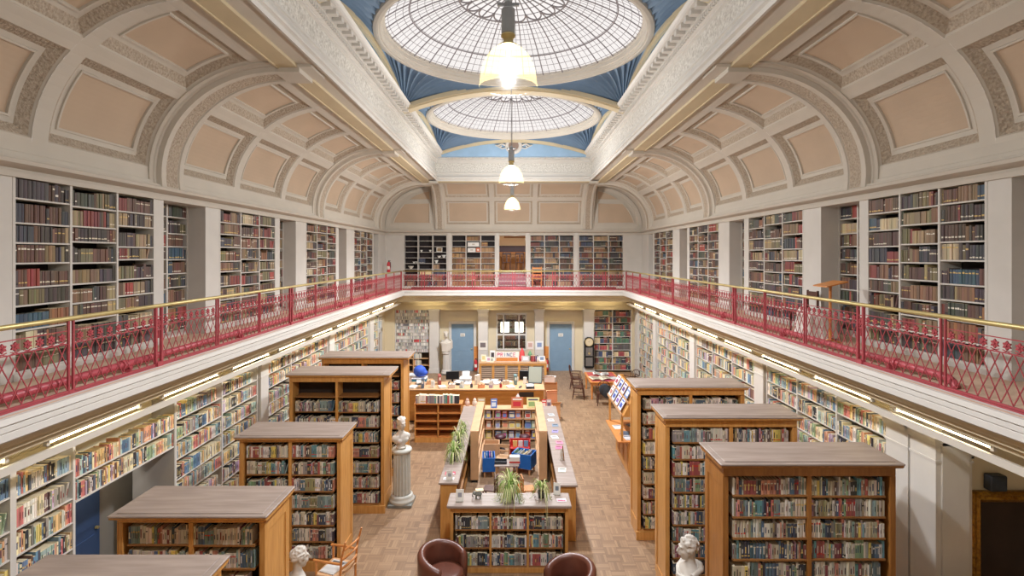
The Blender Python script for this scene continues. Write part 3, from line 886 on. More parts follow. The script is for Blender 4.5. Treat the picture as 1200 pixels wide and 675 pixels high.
for k, x in enumerate((-4.3,-1.9,1.5,3.4)):
    root = thing('ceiling_strip_light', 'strip light under the far gallery, %s from the left wall' % ordn(k+1), 'light', (x,DG+1.15,3.258), -PI/2, 'fluorescent strip lights under the gallery')
    mb = MB(); mb.tube([(0,.04,-.005),(0,1.2,-.005)],.016,8); mb.build('tube', tube_m, root, True)
    mb = MB(); mb.box(-.025,.025,0,1.25,.028,.042); mb.build('batten', whitep, root)

# ------------------------------------------------------------------ pendant lamps
shade_m = clear_glass('honey_prismatic_glass', (1.0,0.97,0.88,1), (1.0,0.72,0.30,1), SHADE_S, 0.15)
bulb_m = bpy.data.materials.new('frosted_bulb'); bulb_m.use_nodes = True
_nt = bulb_m.node_tree; _nt.nodes.clear()
_o = _nt.nodes.new('ShaderNodeOutputMaterial'); _e = _nt.nodes.new('ShaderNodeEmission'); _t = _nt.nodes.new('ShaderNodeBsdfTransparent'); _a = _nt.nodes.new('ShaderNodeAddShader')
_e.inputs[0].default_value = (1.0,0.80,0.48,1); _e.inputs[1].default_value = 0.55
_nt.links.new(_e.outputs[0], _a.inputs[0]); _nt.links.new(_t.outputs[0], _a.inputs[1]); _nt.links.new(_a.outputs[0], _o.inputs[0])
def pendant(x, y, lab, k=1.0):
    zr = HC+1.52
    root = thing('pendant_lamp', lab, 'lamp', (x,y,zr), 0, 'glass pendant lamps on the centre line')
    mb = MB()
    pr = [(.262,0),(.266,.006),(.262,.014),(.258,.06),(.248,.13),(.228,.20),(.198,.265),(.155,.32),(.105,.36),(.075,.378)]
    mb.lathe(pr, seg=32); mb.build('glass_shade', shade_m, root, True)
    mb = MB(); mb.lathe([(.08,.37),(.085,.38),(.06,.395),(.045,.41),(.045,.44),(.065,.455),(.065,.475),(.055,.48)], seg=20); o = mb.build('brass_neck', brass, root, True)
    mb = MB(); mb.lathe([(.055,.478),(.062,.49),(.062,.70),(.055,.71),(.02,.72),(.001,.72)], seg=20); mb.build('gear_housing', steel, root)
    mb = MB(); mb.tube([(0,0,.71),(0,0,ZD+1.02-zr)],.008,6); mb.build('suspension_cord', mat('cord_grey',(150,150,150),.5), root)
    mb = MB(); mb.box(-.10,.10,-.012,.012,.735,.76); mb.lathe([(.03,.72),(.04,.76),(.02,.80)], seg=10); mb.build('hanging_bracket', steel, root)
    mb = MB(); mb.ball((0,0,.17),.075,14,10,0,(1,1,1.25)); mb.build('bulb', bulb_m, root, True)
    l = bpy.data.lights.new('pendant_light','POINT'); l.energy = PEND_W*k; l.color = (0.96,0.98,1.04); l.shadow_soft_size = 0.05
    o = bpy.data.objects.new('pendant_light', l); COL.objects.link(o); o.parent = root; o.location = (0,0,.17)
    # the prismatic bell throws most of its light downwards
    l = bpy.data.lights.new('pendant_downlight','SPOT'); l.energy = SPOT_W*k; l.color = (0.96,0.98,1.04); l.shadow_soft_size = 0.22; l.spot_size = rad(165); l.spot_blend = 0.6
    o = bpy.data.objects.new('pendant_downlight', l); COL.objects.link(o); o.parent = root; o.location = (0,0,.16)
pendant(-.05, DOMES[0], 'largest glass bell pendant lamp, hanging from the nearest dome', .75)
pendant(-.05, DOMES[1], 'middle glass bell pendant lamp, hanging in front of the far skylight cornice')
pendant(-.05, DOMES[2], 'smallest glass bell pendant lamp, lowest and farthest down the hall', 2.1)

def added_room_lamp(name, label, x, y, z, W_, box):  # lights added to brighten the rooms beyond, with made-up fixtures
    t = thing(name, label, 'lamp', (x,y,z), 0, 'added lights in the rooms beyond')
    e = emitter('added_glow_opal', (1.0,.92,.8,1), 2.5) if 'added_glow_opal' not in bpy.data.materials else bpy.data.materials['added_glow_opal']
    mb = MB(); mb.bbox(-box/2,box/2,-box/2,box/2,0,box*1.1,.02); mb.build('glow_box', e, t)
    mb = MB(); mb.tube([(0,0,box*1.1),(0,0,box*1.1+.5)],.01,6); mb.build('suspension_rod', steel, t)
    l = bpy.data.lights.new('added_room_light','POINT'); l.energy = W_; l.color = (1,.9,.76); l.shadow_soft_size = .2
    o = bpy.data.objects.new('added_room_light', l); COL.objects.link(o); o.parent = t; o.location = (0,-.1,-.25)
added_room_lamp('reflection_glow_box','glowing white box standing in for a reflection in the glazed screen, left one',-.42,25.3,1.55,14,.42)  # glowing boxes stand in for bright reflections in the glass
added_room_lamp('reflection_glow_box','glowing white box standing in for a reflection in the glazed screen, right one',.26,25.3,1.55,14,.42)
added_room_lamp('added_upper_room_lamp','added unseen white lamp in the room up the gallery steps',.1,25.2,6.35,28,.25)  # added above the opening, out of view, to brighten this room

t = thing('added_passage_lamp', 'added unseen globe lamp on the ceiling of the passage under the bridge of books', 'lamp', (-6.2, 7.6, 2.72), 0)  # globe and its light added, hidden from view, to brighten the passage
mb = MB(); mb.ball((0,0,0), .09, 14, 10); mb.build('globe', bpy.data.materials['added_glow_opal'], t, True)
mb = MB(); mb.lathe([(.001,.18),(.06,.18),(.05,.10),(.03,.08)], seg=14); mb.build('ceiling_rose', whitep, t, True)
l = bpy.data.lights.new('added_passage_light','POINT'); l.energy = 22; l.color = (1,.95,.88); l.shadow_soft_size = .1
o = bpy.data.objects.new('added_passage_light', l); COL.objects.link(o); o.parent = t; o.location = (0,0,-.15)
# ------------------------------------------------------------------ bookcases and the books planned for their shelves
SLOTS = []
def case(name, label, origin, rz, xs, z1, depth, rows, fm, sm, bm, where, style, t=.03, z0=0.0, group=None, cat='bookcase', fill=1.0, st=.018, back=True, front_t=None, shelf_m=None, root=None, skip=None, thick=None, jitter=0.0, ends=True, rowz=None, sub=None):
    """case body in local coordinates: x along the front, y into the case, z up. rows: number of shelves in every bay. Books are only planned here."""
    if root is None: root = thing(name, label, cat, origin, rz, group)
    M = Matrix.Translation(Vector(origin)) @ Matrix.Rotation(rz, 4, 'Z')
    n = len(xs)-1
    for i, x in enumerate(xs):
        if not ends and i in (0, n): continue
        a, b = (x, x+t) if i == 0 else (x-t, x) if i == n else (x-t/2, x+t/2)
        mb = MB(); mb.box(a, b, -.004, depth-.012, z0, z1); mb.build('upright', fm, root)
    if back:
        mb = MB(); mb.box(xs[0]+.002, xs[-1]-.002, depth-.012, depth, z0, z1); mb.build('back_panel', bm, root)
    for i in range(n):
        a = xs[i]+(t if i == 0 else t/2); b = xs[i+1]-(t if i == n-1 else t/2)
        if rowz: zs = [z0+q for q in rowz]
        else:
            p = (z1-z0)/rows
            zs = [z0+p*k+(R.uniform(-jitter, jitter)*p if 0 < k else 0) for k in range(rows)]
        zs2 = zs+[z1]
        for k, z in enumerate(zs):
            mb = MB(); mb.box(a, b, 0, depth-.012, z, z+st); mb.build('shelf', shelf_m or sm, root)
            if skip and skip(i, k): continue
            SLOTS.append(dict(M=M, x0=a+.003, x1=b-.003, z=z+st, h=zs2[k+1]-z-st, d=depth-.015, style=style, where=where, bay=i+1, nb=n, row=len(zs)-k, fill=fill(i, k) if callable(fill) else fill, depthw=origin[1]))
    return root

PAL = {
 'antique': [((78,52,44),18),((58,48,46),14),((52,54,64),7),((62,66,56),7),((96,60,46),14),((122,84,60),11),((132,104,72),7),((112,102,68),8),((124,44,42),5),((160,56,50),3),((62,52,58),10),((156,132,94),6),((48,74,96),3),((140,86,50),4),((196,178,140),2)],
 'modern': [((220,210,190),20),((206,190,156),14),((230,224,214),14),((120,146,140),7),((96,120,116),6),((60,92,120),7),((40,52,76),6),((170,60,52),6),((206,120,90),5),((228,200,70),6),((140,130,80),5),((34,34,36),9),((92,72,66),6),((180,120,140),3),((80,140,150),5),((120,160,110),3),((150,140,134),7),((116,40,46),4)],
 'pastel': [((230,214,170),12),((236,190,120),9),((228,220,206),10),((222,150,110),7),((160,190,176),8),((130,164,180),8),((92,130,170),6),((206,110,100),6),((240,214,110),5),((70,84,100),5),((190,160,190),4),((150,176,130),5),((110,70,60),4),((44,44,48),5),((160,150,140),6)],
 'far': [((84,60,48),10),((130,92,64),8),((60,58,60),10),((74,80,72),6),((64,74,96),7),((110,56,48),5),((160,130,96),6)],
 'tan': [((150,108,66),10),((128,88,56),8),((166,128,84),8),((110,74,50),5)],
 'cd': [((208,205,198),16),((184,182,178),10),((150,150,150),6),((222,218,212),8),((110,110,114),3),((196,80,78),2),((150,160,170),4)],
 'ref': [((120,60,56),8),((60,76,110),8),((44,52,64),8),((150,120,80),6),((70,110,90),4),((200,180,140),5),((170,70,76),5),((90,84,84),6)],
 'mags': [((220,216,208),8),((200,90,80),4),((120,150,180),5),((236,232,220),8),((60,80,110),4),((230,200,110),3)],
}
CNAME = [((0,0,0),'black'),((60,50,46),'very dark brown'),((90,60,46),'dark brown'),((130,92,62),'mid brown'),((160,125,85),'tan'),((205,182,140),'buff'),((226,214,190),'cream'),((232,228,220),'white'),((160,150,142),'grey'),((100,98,96),'dark grey'),((50,56,72),'navy'),((70,90,120),'slate blue'),((92,130,170),'blue'),((130,164,180),'pale blue'),((80,140,150),'teal'),((110,140,136),'grey green'),((60,68,58),'dark green'),((140,165,120),'light green'),((110,105,66),'olive'),((230,200,80),'yellow'),((236,185,115),'orange buff'),((215,130,95),'orange'),((175,58,52),'red'),((120,42,44),'maroon'),((190,130,150),'pink'),((180,155,185),'lilac')]
def colour_name(c):
    return min(CNAME, key=lambda q: sum((a-b)**2 for a, b in zip(q[0], c)))[1]
def pick(pal):
    t = R.uniform(0, sum(w for _, w in pal))
    for c, w in pal:
        t -= w
        if t <= 0: return c
    return pal[-1][0]
DIM = {  # width range, height range, depth range, label-band chance, run chance
 'antique': ((.024,.058),(.165,.222),(.13,.19),.55,.55), 'modern': ((.014,.036),(.16,.215),(.12,.16),.55,.25),
 'pastel': ((.016,.040),(.175,.235),(.13,.18),.5,.22), 'far': ((.035,.065),(.17,.215),(.13,.18),.2,.5), 'tan': ((.04,.06),(.18,.215),(.13,.18),.3,.9),
 'cd': ((.020,.045),(.13,.15),(.12,.13),.3,.3), 'ref': ((.03,.07),(.18,.25),(.14,.2),.3,.5), 'mags': ((.01,.03),(.2,.27),(.15,.2),.4,.2)}
BOOKS = []
LIFT = {'antique':(.92,.17),'modern':(.85,.20),'pastel':(.85,.12),'far':(.85,.10),'tan':(.9,.08),'cd':(1,0),'ref':(.9,.08),'mags':(1,0),'cdbook':(1,0)}
def title(c):
    lum = sum(c)/3
    return R.choice(((60,56,56),(120,40,40),(50,70,110),(70,90,70))) if lum > 120 else R.choice(((226,218,200),(214,190,120),(230,228,224)))
def plan_books():
    for s in SLOTS:
        (w0,w1),(h0,h1),(d0,d1),lab,run = DIM[s['style']]; pal = PAL[s['style']]
        if s['fill'] <= 0: continue
        x = s['x0']; end = s['x0']+(s['x1']-s['x0'])*min(1, s['fill'])
        gap = s['fill'] >= 1 and R.random() < .13
        if gap: end -= R.uniform(.03, .12)*(s['x1']-s['x0'])
        first = len(BOOKS)
        k = 0; left = 0; hmax = s['h']-.012
        base_off = R.uniform(.003,.012)
        while x < end-w0:
            if left <= 0:
                if R.random() < run:
                    left = R.randint(3, 9) if s['style'] in ('antique','far','tan') else R.randint(2, 5); col = pick(pal); bw = R.uniform(w0, w1); bh = R.uniform(h0, h1); bd = R.uniform(d0, d1); same = True; band = R.random() < lab
                    bz = R.choice((.12,.2,.62,.72)); bcol = R.choice(((222,212,190),(210,180,110),(200,60,50) if s['style']=='modern' else (226,220,206)))
                else: left = 1; same = False
            if not same:
                col = pick(pal); bw = R.uniform(w0, w1); bh = R.uniform(h0, h1); bd = R.uniform(d0, d1); band = R.random() < lab
                bz = R.choice((.1,.15,.3,.6,.72)); bcol = R.choice(((226,218,200),(236,232,224),(206,176,110),(40,40,44)))
            w_ = bw*(R.uniform(.85,1.15) if same else 1)
            if x+w_ > end: break
            j = R.uniform(.84, 1.14)
            g_ = sum(col)/3; a_, b_ = LIFT[s['style']]
            c = tuple(max(8, min(245, ((v-g_)*a_+g_)*j*(1-b_)+b_*190+R.uniform(-5,5))) for v in col)
            h = min(hmax, bh*(1 if same else R.uniform(.96,1.04)))
            k += 1
            BOOKS.append(dict(s=s, x=x, w=w_-.0022, h=h, d=min(s['d']-.02, bd), y=base_off+R.uniform(0,.012), c=c, band=(bz, R.uniform(.05,.12), bcol) if band else None, title=title(c) if s['style'] in ('modern','pastel') and R.random() < .75 else None, n=k, lean=0))
            x += w_; left -= 1
        if k > 3 and s['fill'] >= 1 and not gap:      # close the row up to the end of the shelf
            f = (s['x1']-s['x0'])/(x-s['x0'])
            if f < 1.2:
                for b in BOOKS[first:]: b['x'] = s['x0']+(b['x']-s['x0'])*f; b['w'] = (b['w']+.0022)*f-.0022
        if gap and k > 4 and R.random() < .6 and end < s['x1']-.03:
            b = BOOKS[-1]; b['lean'] = min(.05, s['x1']-.004-b['x']-b['w'])
            
# upper gallery cases -------------------------------------------------
whs = cream2
def gcase(side, a, b, zone, k, depth=.30, x=W, bays=3, nm='wall_bookcase', group='upper gallery bookcases', lab=None):
    L = b-a; xs = [L*i/bays for i in range(bays+1)]
    o, rz = ((-x, a, ZC0), PI/2) if side < 0 else ((x, b, ZC0), -PI/2)
    return case(nm, lab, o, rz, xs, ZC1-ZC0, depth, 9, whs, whs, dkback, zone, 'antique', t=.035, group=group, st=.02, jitter=.14)
NTH = ['nearest','second','third','farthest']
for side, C_, nm in ((-1,UL,'left'),(1,UR,'right')):
    for k, (a, b) in enumerate(C_[1:]):
        gcase(side, a, b, '%s %s gallery bookcase' % (NTH[k], nm), k, lab='built-in white bookcase of antique books on the %s upper gallery, %s from the near end' % (nm, ordn(k+1)))
for side, C_, nm in ((-1,NL,'left'),(1,NR,'right')):
    for k, (a, b) in enumerate(C_[:-1] if side > 0 else C_[1:]):
        if side > 0 and k == 0: continue
        gcase(side, a, b, '%s %s recess bookcase' % (NTH[k if side < 0 else k-1], nm), k, depth=.28, x=W+.33, bays=2, nm='recess_bookcase', group='bookcases in the gallery recesses', lab='narrow white bookcase deep in the %s recess of the %s upper gallery' % (ordn(k+1 if side < 0 else k), nm))
# far gallery cases
def farfill(i, k):
    return 0
for k, (a, b) in enumerate(FC):
    L = b-a; xs = [L*i/3 for i in range(4)]
    lab = ['mostly empty white bookcase with ornaments, far gallery left corner','white bookcase of tan bound sets left of the far gallery steps','white bookcase of dark books right of the far gallery steps','white bookcase of dark books in the far gallery right corner'][k]
    zone = ['empty far','tan far','steps far','corner far'][k]+' gallery bookcase'
    def ff(i, r, k=k):
        if k == 0: return (.95 if (r in (0,1) or (r == 2 and i == 2) or (i == 2 and r == 2)) else .5 if (i, r) in ((1,4),(2,3)) else 0)
        if k == 1: return (0 if (i == 0 and r >= 7) or (i == 1 and r in (5,6,7)) or (i == 2 and r == 8) else .55 if (i, r) == (2, 7) else 1)
        return 1
    case('far_bookcase', lab, (a, DW, ZG+.06), 0, xs, ZF1-ZG-.06, .30, 9, whs, whs, dkback, zone, 'tan' if k == 1 else 'far', t=.035, group='far gallery bookcases', st=.02, fill=ff, jitter=0)

# lower wall shelving --------------------------------------------------
for side, C_, nm in ((-1,LL,'left'),(1,LR,'right')):
    for k, (a, b, nb) in enumerate(C_):
        L = b-a; xs = [L*i/nb for i in range(nb+1)]
        o, rz = ((-XS, a, 0), PI/2) if side < 0 else ((XS, b, 0), -PI/2)
        case('wall_shelving', 'white wall shelving of bright books under the %s gallery, %s from the near end' % (nm, ordn(k+1)), o, rz, xs, 2.93, .34, 9, whs, whs, ochre_w, '%s %s wall shelving' % (ordn(k+1), nm), 'pastel', t=.035, z0=.08, group='wall shelving under the gallery', st=.018, jitter=.10, rowz=None)
# bridge of books over the passage
br = thing('bridge_shelf', 'two open white shelves of books bridging the passage under the left gallery', 'bookshelf', (-XS, 6.45, 2.2), PI/2, 'wall shelving under the gallery')
case('bridge_shelf', None, (-XS, 6.45, 2.2), PI/2, [0,1.9], .60, .34, 2, whs, whs, ochre_w, 'bridge of shelves', 'pastel', t=.01, root=br, ends=False, back=False, rowz=[0,.29], st=.02)
for b in SLOTS[-1:]: b['h'] = .30
# far lower cases
case('far_wall_shelving', 'white wall rack packed with small pale cases left of the far doors', (-5.31, DW-.02, .9), 0, [0,.82,1.56], 1.9, .33, 13, whs, whs, dkback, 'pale far wall rack', 'cd', t=.04, group='far wall shelving', st=.014)
case('low_wall_shelving', 'low brown shelving under the wall rack of pale cases', (-5.31, DW-.02, 0), 0, [0,.82,1.56], .9, .33, 3, palewood, palewood, dkback2, 'low far rack', 'mags', t=.04, cat='bookcase', st=.02, fill=.5)
case('far_wall_shelving', 'white wall bookcase of reference books right of the far doors', (3.57, DW-.02, .1), 0, [0,.85,1.70], 2.70, .33, 9, whs, whs, dkback, 'reference far wall bookcase', 'ref', t=.04, group='far wall shelving', st=.02, jitter=.06)

# freestanding island cases --------------------------------------------
def island(label, where, x0, x1, yf, depth, Ht, bays, rows, frame, style, top_fill, wide_plinth=True, nb=2, ol=.07, orr=.07):
    w_ = x1-x0
    root = thing('bookcase', label, 'bookcase', (x0, yf, 0), 0, 'freestanding bookcases')
    pl = .17; zt = Ht-.16 if Ht > 2.5 else Ht-.10
    ins = .09
    xs = [ins, w_/2, w_-ins] if nb == 2 else [ins+(w_-2*ins)*i/nb for i in range(nb+1)]
    mb = MB(); mb.bbox(.03, w_-.03, -.02+.03, depth-.01, 0, pl, .012); mb.build('plinth', frame, root)
    mb = MB(); mb.box(0-.02+.02, w_, -.04, .01, 0, pl*.9); mb.build('plinth_board', frame, root)
    for a, b in ((ins-.055, ins),(w_-ins, w_-ins+.055)):
        mb = MB(); mb.bbox(a, b, .0, depth, pl, zt, .006)
        # raised stiles on the end panel
        ex = a if a < w_/2 else b; s = -1 if a < w_/2 else 1
        for y0, y1, z0, z1 in ((0,.09,pl,zt),(depth-.09,depth,pl,zt),(.09,depth-.09,zt-.14,zt),(.09,depth-.09,pl,pl+.14)):
            mb.box(ex, ex+s*.012, y0, y1, z0, z1)
        mb.build('side_panel', frame, root)
    mb = MB(); x_a, x_b = ins-.055, w_-ins+.055
    mb.bbox(x_a-.01, x_b+.01, -.012, depth+.01, zt, Ht-.05, .01); mb.build('frieze', frame, root)
    mb = MB(); 
    mb.prism([(-.02,Ht-.06),(-.05,Ht-.05),(-.075,Ht-.03),(-.075,Ht-.012),(depth+.06,Ht-.012),(depth+.06,Ht-.05),(depth,Ht-.06)], 'x', x_a-ol+.015, x_b+orr-.015)
    mb.build('cornice', frame, root)
    mb = MB(); mb.bbox(x_a-ol, x_b+orr, -.085, depth+.07, Ht-.012, Ht+.012, .008); mb.build('top_board', topw, root)
    mb = MB(); mb.bbox(x_a+.0, x_b-.0, -.02, depth+.01, Ht+.012, Ht+.02, .005); mb.build('top_panel', topw, root)
    case('bookcase', None, (x0, yf, 0), 0, xs, zt, depth*.48, rows, frame, shelfbr, dkback2, where, style, t=.05, z0=pl, root=root, st=.02, fill=top_fill, ends=False, jitter=.02)
    mb = MB(); mb.box(ins, w_-ins, depth-.02, depth-.005, pl, zt); mb.build('rear_panel', frame, root)
    return root
full = lambda i, k: 1
for k, (x0, x1, yf) in enumerate(((2.43,4.50,6.15),(2.26,4.29,7.90),(2.26,4.29,9.70))):
    island('tall oak bookcase, %s, right of the centre aisle' % ['nearest the camera','second of three','third, before the sloping magazine rack'][k], '%s right island bookcase' % NTH[k], x0, x1, yf, .58, 2.82, 2, (10,10,9)[k], walnut if k == 0 else oak, 'modern', full)
for k, (x0, x1, yf, ht) in enumerate(((-4.65,-2.88,4.55,2.23),(-4.65,-2.88,6.12,2.23),(-4.60,-2.86,8.75,2.23))):
    island('lower oak bookcase left of the aisle, %s' % ['just its brown top showing','second from the camera','third, behind the marble head'][k], '%s left low bookcase' % NTH[k], x0, x1, yf, .66, ht, 2, 7, oak, 'modern', full)
for k, (x0, x1, yf) in enumerate(((-4.60,-2.62,10.70),(-4.60,-2.60,12.5))):
    island('tall oak bookcase with an empty top shelf, %s the fluted pedestal bust' % ['beside','behind'][k], '%s left tall bookcase' % NTH[k], x0, x1, yf, .68, 2.82, 2, 8, oak, 'modern', lambda i, q: 0 if q == 7 else 1, orr=.15)
# ------------------------------------------------------------------ furniture and things on the ground floor
def part(root, name, m, fn, smooth=False, label=None):
    mb = MB(); fn(mb); o = mb.build(name, m, root, smooth)
    if label: o['label'] = label
    return o
def remesh(o, v=.012, it=4):
    r = o.modifiers.new('fuse', 'REMESH'); r.mode = 'VOXEL'; r.voxel_size = v; r.use_smooth_shade = True
    s = o.modifiers.new('soften', 'SMOOTH'); s.factor = .5; s.iterations = it
# --- sculpted marble figures (local: face towards -y, z from the pedestal top)
def bust_mesh(curly=True, drape=False, seed=1, bun=False, neck_long=1.0):
    rr = random.Random(seed); mb = MB()
    def el(x, y, z, a, b, c, su=14, sv=10): mb.ball((x,y,z), 1, su, sv, 0, (a,b,c))
    H = .50*neck_long
    el(0,.012,H+.035,.078,.100,.100); el(0,-.022,H-.035,.063,.078,.085); el(0,-.045,H-.10,.036,.036,.026)
    mb.tube([(0,-.093,H+.03),(0,-.112,H-.005),(0,-.124,H-.028),(0,-.098,H-.036)],[.009,.011,.016,.010],8)
    for s in (-1,1):
        el(s*.03,-.088,H+.03,.024,.012,.008); el(s*.031,-.082,H+.012,.014,.012,.010); el(s*.034,-.065,H-.03,.024,.024,.024)
        el(s*.080,.012,H-.005,.010,.020,.030)
    el(0,-.098,H-.058,.020,.010,.006); el(0,-.096,H-.068,.017,.010,.006)
    if curly:
        for k in range(90):
            a = rr.uniform(0, 2*PI); t = rr.uniform(-.35, 1.0)
            x = .080*math.cos(a)*math.sqrt(max(0,1-max(t,0)**2)); y = .015+.102*math.sin(a)*math.sqrt(max(0,1-max(t,0)**2)); z = H+.035+.102*t
            if y < -.045 and z < H+.07: continue
            q = rr.uniform(.012,.020); el(x,y,z,q,q,q,8,6)
        for s in (-1,1): mb.tube([(s*.07,-.05,H+.07),(s*.088,0,H+.062),(s*.07,.07,H+.05),(0,.115,H+.04)],.007,6)
    else:
        el(0,.035,H+.05,.088,.098,.098)
        for k in range(9):
            a = -1.2+2.4*k/8
            mb.tube([(.085*math.sin(a),-.06+.03*abs(a),H+.085),(.09*math.sin(a),.03,H+.12),(.05*math.sin(a),.11,H+.05)],.011,6)
    if bun: el(0,.125,H+.02,.045,.042,.040); el(.05,.06,H-.09,.022,.022,.05); el(-.05,.06,H-.09,.022,.022,.05)
    mb.tube([(0,.03,H-.03),(0,.028,H-.12),(0,.03,H-.18),(0,.035,H-.26)],[.055,.052,.062,.10],14)
    lv = [(H-.15,.058,.058),(H-.185,.085,.072),(H-.215,.145,.088),(H-.245,.195,.100),(H-.285,.212,.106),(H-.325,.196,.112),(H-.365,.165,.108),(H-.40,.125,.095),(H-.425,.085,.075)]
    rows = [[(a*math.cos(2*PI*k/28), .025+b*math.sin(2*PI*k/28), z) for k in range(28)] for z, a, b in lv]
    mb.strip(rows[::-1], closed=True)
    i0 = mb.add(rows[0]); mb.face([i0+k for k in range(28)]); i0 = mb.add(rows[-1]); mb.face([i0+k for k in range(27,-1,-1)])
    for s in (-1,1): el(s*.075,-.055,H-.335,.058,.045,.052)
    z0 = .0
    mb.lathe([(.001,z0),(.105,z0),(.11,z0+.02),(.08,z0+.04),(.075,z0+.06),(.10,z0+.10),(.001,z0+.12)],(0,.02,0),20)
    if drape:
        for k in range(9):
            q = k/8
            mb.tube([(-.22+.05*q,.02,H-.24-.02*q),(-.14,-.07-.01*q,H-.27-.035*k),(0,-.115,H-.29-.036*k),(.13,-.085,H-.26-.03*k),(.22,.0,H-.22-.03*k),(.18,.12,H-.23-.02*k)],.020,6)
        mb.tube([(.20,-.03,H-.20),(.13,.10,H-.17),(0,.14,H-.18),(-.15,.11,H-.22)],.03,8)
        el(0,.02,H-.37,.17,.11,.11)
    return mb
def bust(label, x, y, z, rz, sc, **k):
    mb = bust_mesh(**k); o = mb.build('marble_bust', marble, None, True); o.location = (x,y,z); o.rotation_euler = (0,0,rz); o.scale = (sc,)*3
    remesh(o, .008, 3); tag(o, label, 'bust'); return o
def pedestal(label, x, y, r, h, fluted=True, base=.5, stone=None, name='fluted_pedestal'):
    t = thing(name, label, 'pedestal', (x,y,0))
    stone = stone or stonecol
    part(t, 'plinth', greymar, lambda m: m.bbox(-base/2,base/2,-base/2,base/2,0,.06,.008), label='grey marble plinth')
    def sh(m):
        m.lathe([(r+.07,.06),(r+.08,.09),(r+.075,.12),(r+.045,.14),(r+.05,.17),(r+.04,.20),(r+.005,.215)],seg=28)
    part(t, 'moulded_base', stone, sh, True)
    def sf(m):
        n = 16; rows = []
        for z, s in ((.21,1.0),(h*.5,.99),(h-.08,.95)):
            rows.append([((r*s-(.018 if q % 4 in (1,2) else 0))*math.cos(2*PI*q/(n*4)), (r*s-(.018 if q % 4 in (1,2) else 0))*math.sin(2*PI*q/(n*4)), z) for q in range(n*4)])
        m.strip(rows, closed=True)
    part(t, 'fluted_shaft' if fluted else 'shaft', stone, sf)
    part(t, 'top_moulding', stone, lambda m: m.lathe([(r*.95,h-.09),(r+.02,h-.06),(r+.03,h-.03),(r+.02,h),(.001,h)],seg=28), True)
    return t
pedestal('tall fluted grey white column pedestal beside the left aisle bookcases', -2.37, 11.12, .185, 1.16)
bust('white marble bust of a woman on the fluted column pedestal', -2.37, 11.10, 1.178, rad(40), 1.02, curly=False, bun=True, seed=3)
pedestal('short grey pedestal under the curly marble head left of the aisle', -3.08, 7.55, .16, .30, base=.42)
bust('white marble bust with curly hair in the lower left, before a low bookcase', -3.08, 7.55, .325, rad(125), 1.15, curly=True, seed=5)
pedestal('short pedestal under the draped marble bust between the right bookcases', 2.02+.38, 7.22, .16, .50, base=.42)
bust('white marble draped bust looking down beside the nearest right bookcase', 2.39, 7.20, .62, rad(-88), 1.22, curly=True, drape=True, seed=9)
pedestal('slim white pedestal left of the far left blue door', -2.98, 23.1, .15, 0.98, base=.36, stone=cream2)
bust('small white bust on the slim pedestal left of the far left blue door', -2.98, 23.1, 1.105, rad(15), 1.25, curly=False, drape=True, seed=4)

# --- leather tub chairs
def tub_chair(label, x, y, rz):
    t = thing('tub_chair', label, 'armchair', (x,y,0), rz, 'brown leather tub chairs')
    A = rad(122)
    def shell(m):
        n = 40; rows = []
        for i in range(n+1):
            a = -A+2*A*i/n; u = abs(a)/A
            top = .76-.13*u**2; ro = .385; ri = .285
            c = lambda r, z: (r*math.sin(a), r*math.cos(a), z)
            rows.append([c(ro-.03,.10), c(ro,.13), c(ro+.012,top-.12), c(ro+.012,top-.06), c(ro-.005,top-.02), c((ro+ri)/2,top), c(ri+.01,top-.02), c(ri-.004,top-.06), c(ri,.40), c(ri,.12)])
        m.strip(rows, closed=True)
        i0 = len(m.v)-10*(n+1)
        m.face([i0+k for k in range(9,-1,-1)]); m.face([len(m.v)-10+k for k in range(10)])
    part(t, 'shell', leather, shell, True)
    def seat(m):
        m.lathe([(.001,.45),(.20,.455),(.262,.44),(.278,.41),(.278,.33),(.001,.33)],(0,-.03,0),28)
    part(t, 'seat_cushion', leather, seat, True)
    part(t, 'base', leather, lambda m: m.lathe([(.001,.33),(.30,.33),(.32,.28),(.32,.12),(.30,.09),(.001,.09)],(0,-.02,0),28), True)
    for sx in (-1,1):
        for sy in (-1,1):
            part(t, 'foot', black, lambda m: m.lathe([(.001,0),(.022,0),(.028,.09),(.001,.09)],(sx*.2,sy*.2,0),10))
    return t
tub_chair('brown leather tub chair left of the coffee table', -1.07, 8.02, rad(60))
tub_chair('brown leather tub chair right of the coffee table', .80, 7.62, rad(-58))
t = thing('coffee_table', 'low round brown coffee table between the two leather tub chairs', 'table', (-.12,7.30,0))
part(t, 'table_top', orangew, lambda m: m.lathe([(.001,.43),(.40,.43),(.42,.445),(.42,.465),(.40,.475),(.001,.475)],seg=36))
part(t, 'pedestal_stem', mahog, lambda m: m.lathe([(.05,.03),(.04,.1),(.035,.3),(.06,.43)],seg=14), True)
part(t, 'foot_plate', mahog, lambda m: m.lathe([(.001,0),(.26,0),(.26,.02),(.05,.04),(.001,.04)],seg=24))
def flat_item(name, label, cat, x, y, z, w, d, h, rz, rgb, accents=(), group=None):
    t = thing(name, label, cat, (x,y,z), rz, group)
    part(t, 'pages', paper, lambda m: m.box(-w/2+.003,w/2-.003,-d/2+.003,d/2-.003,.001,h-.001))
    part(t, 'cover', colored(rgb), lambda m: (m.box(-w/2,w/2,-d/2,d/2,h-.001,h+.001), m.box(-w/2,w/2,-d/2,d/2,0,.001)))
    for (u0,u1,v0,v1,c) in accents:
        part(t, 'cover_print', colored(c), lambda m: m.box(-w/2+w*u0,-w/2+w*u1,-d/2+d*v0,-d/2+d*v1,h+.001,h+.002))
    return t
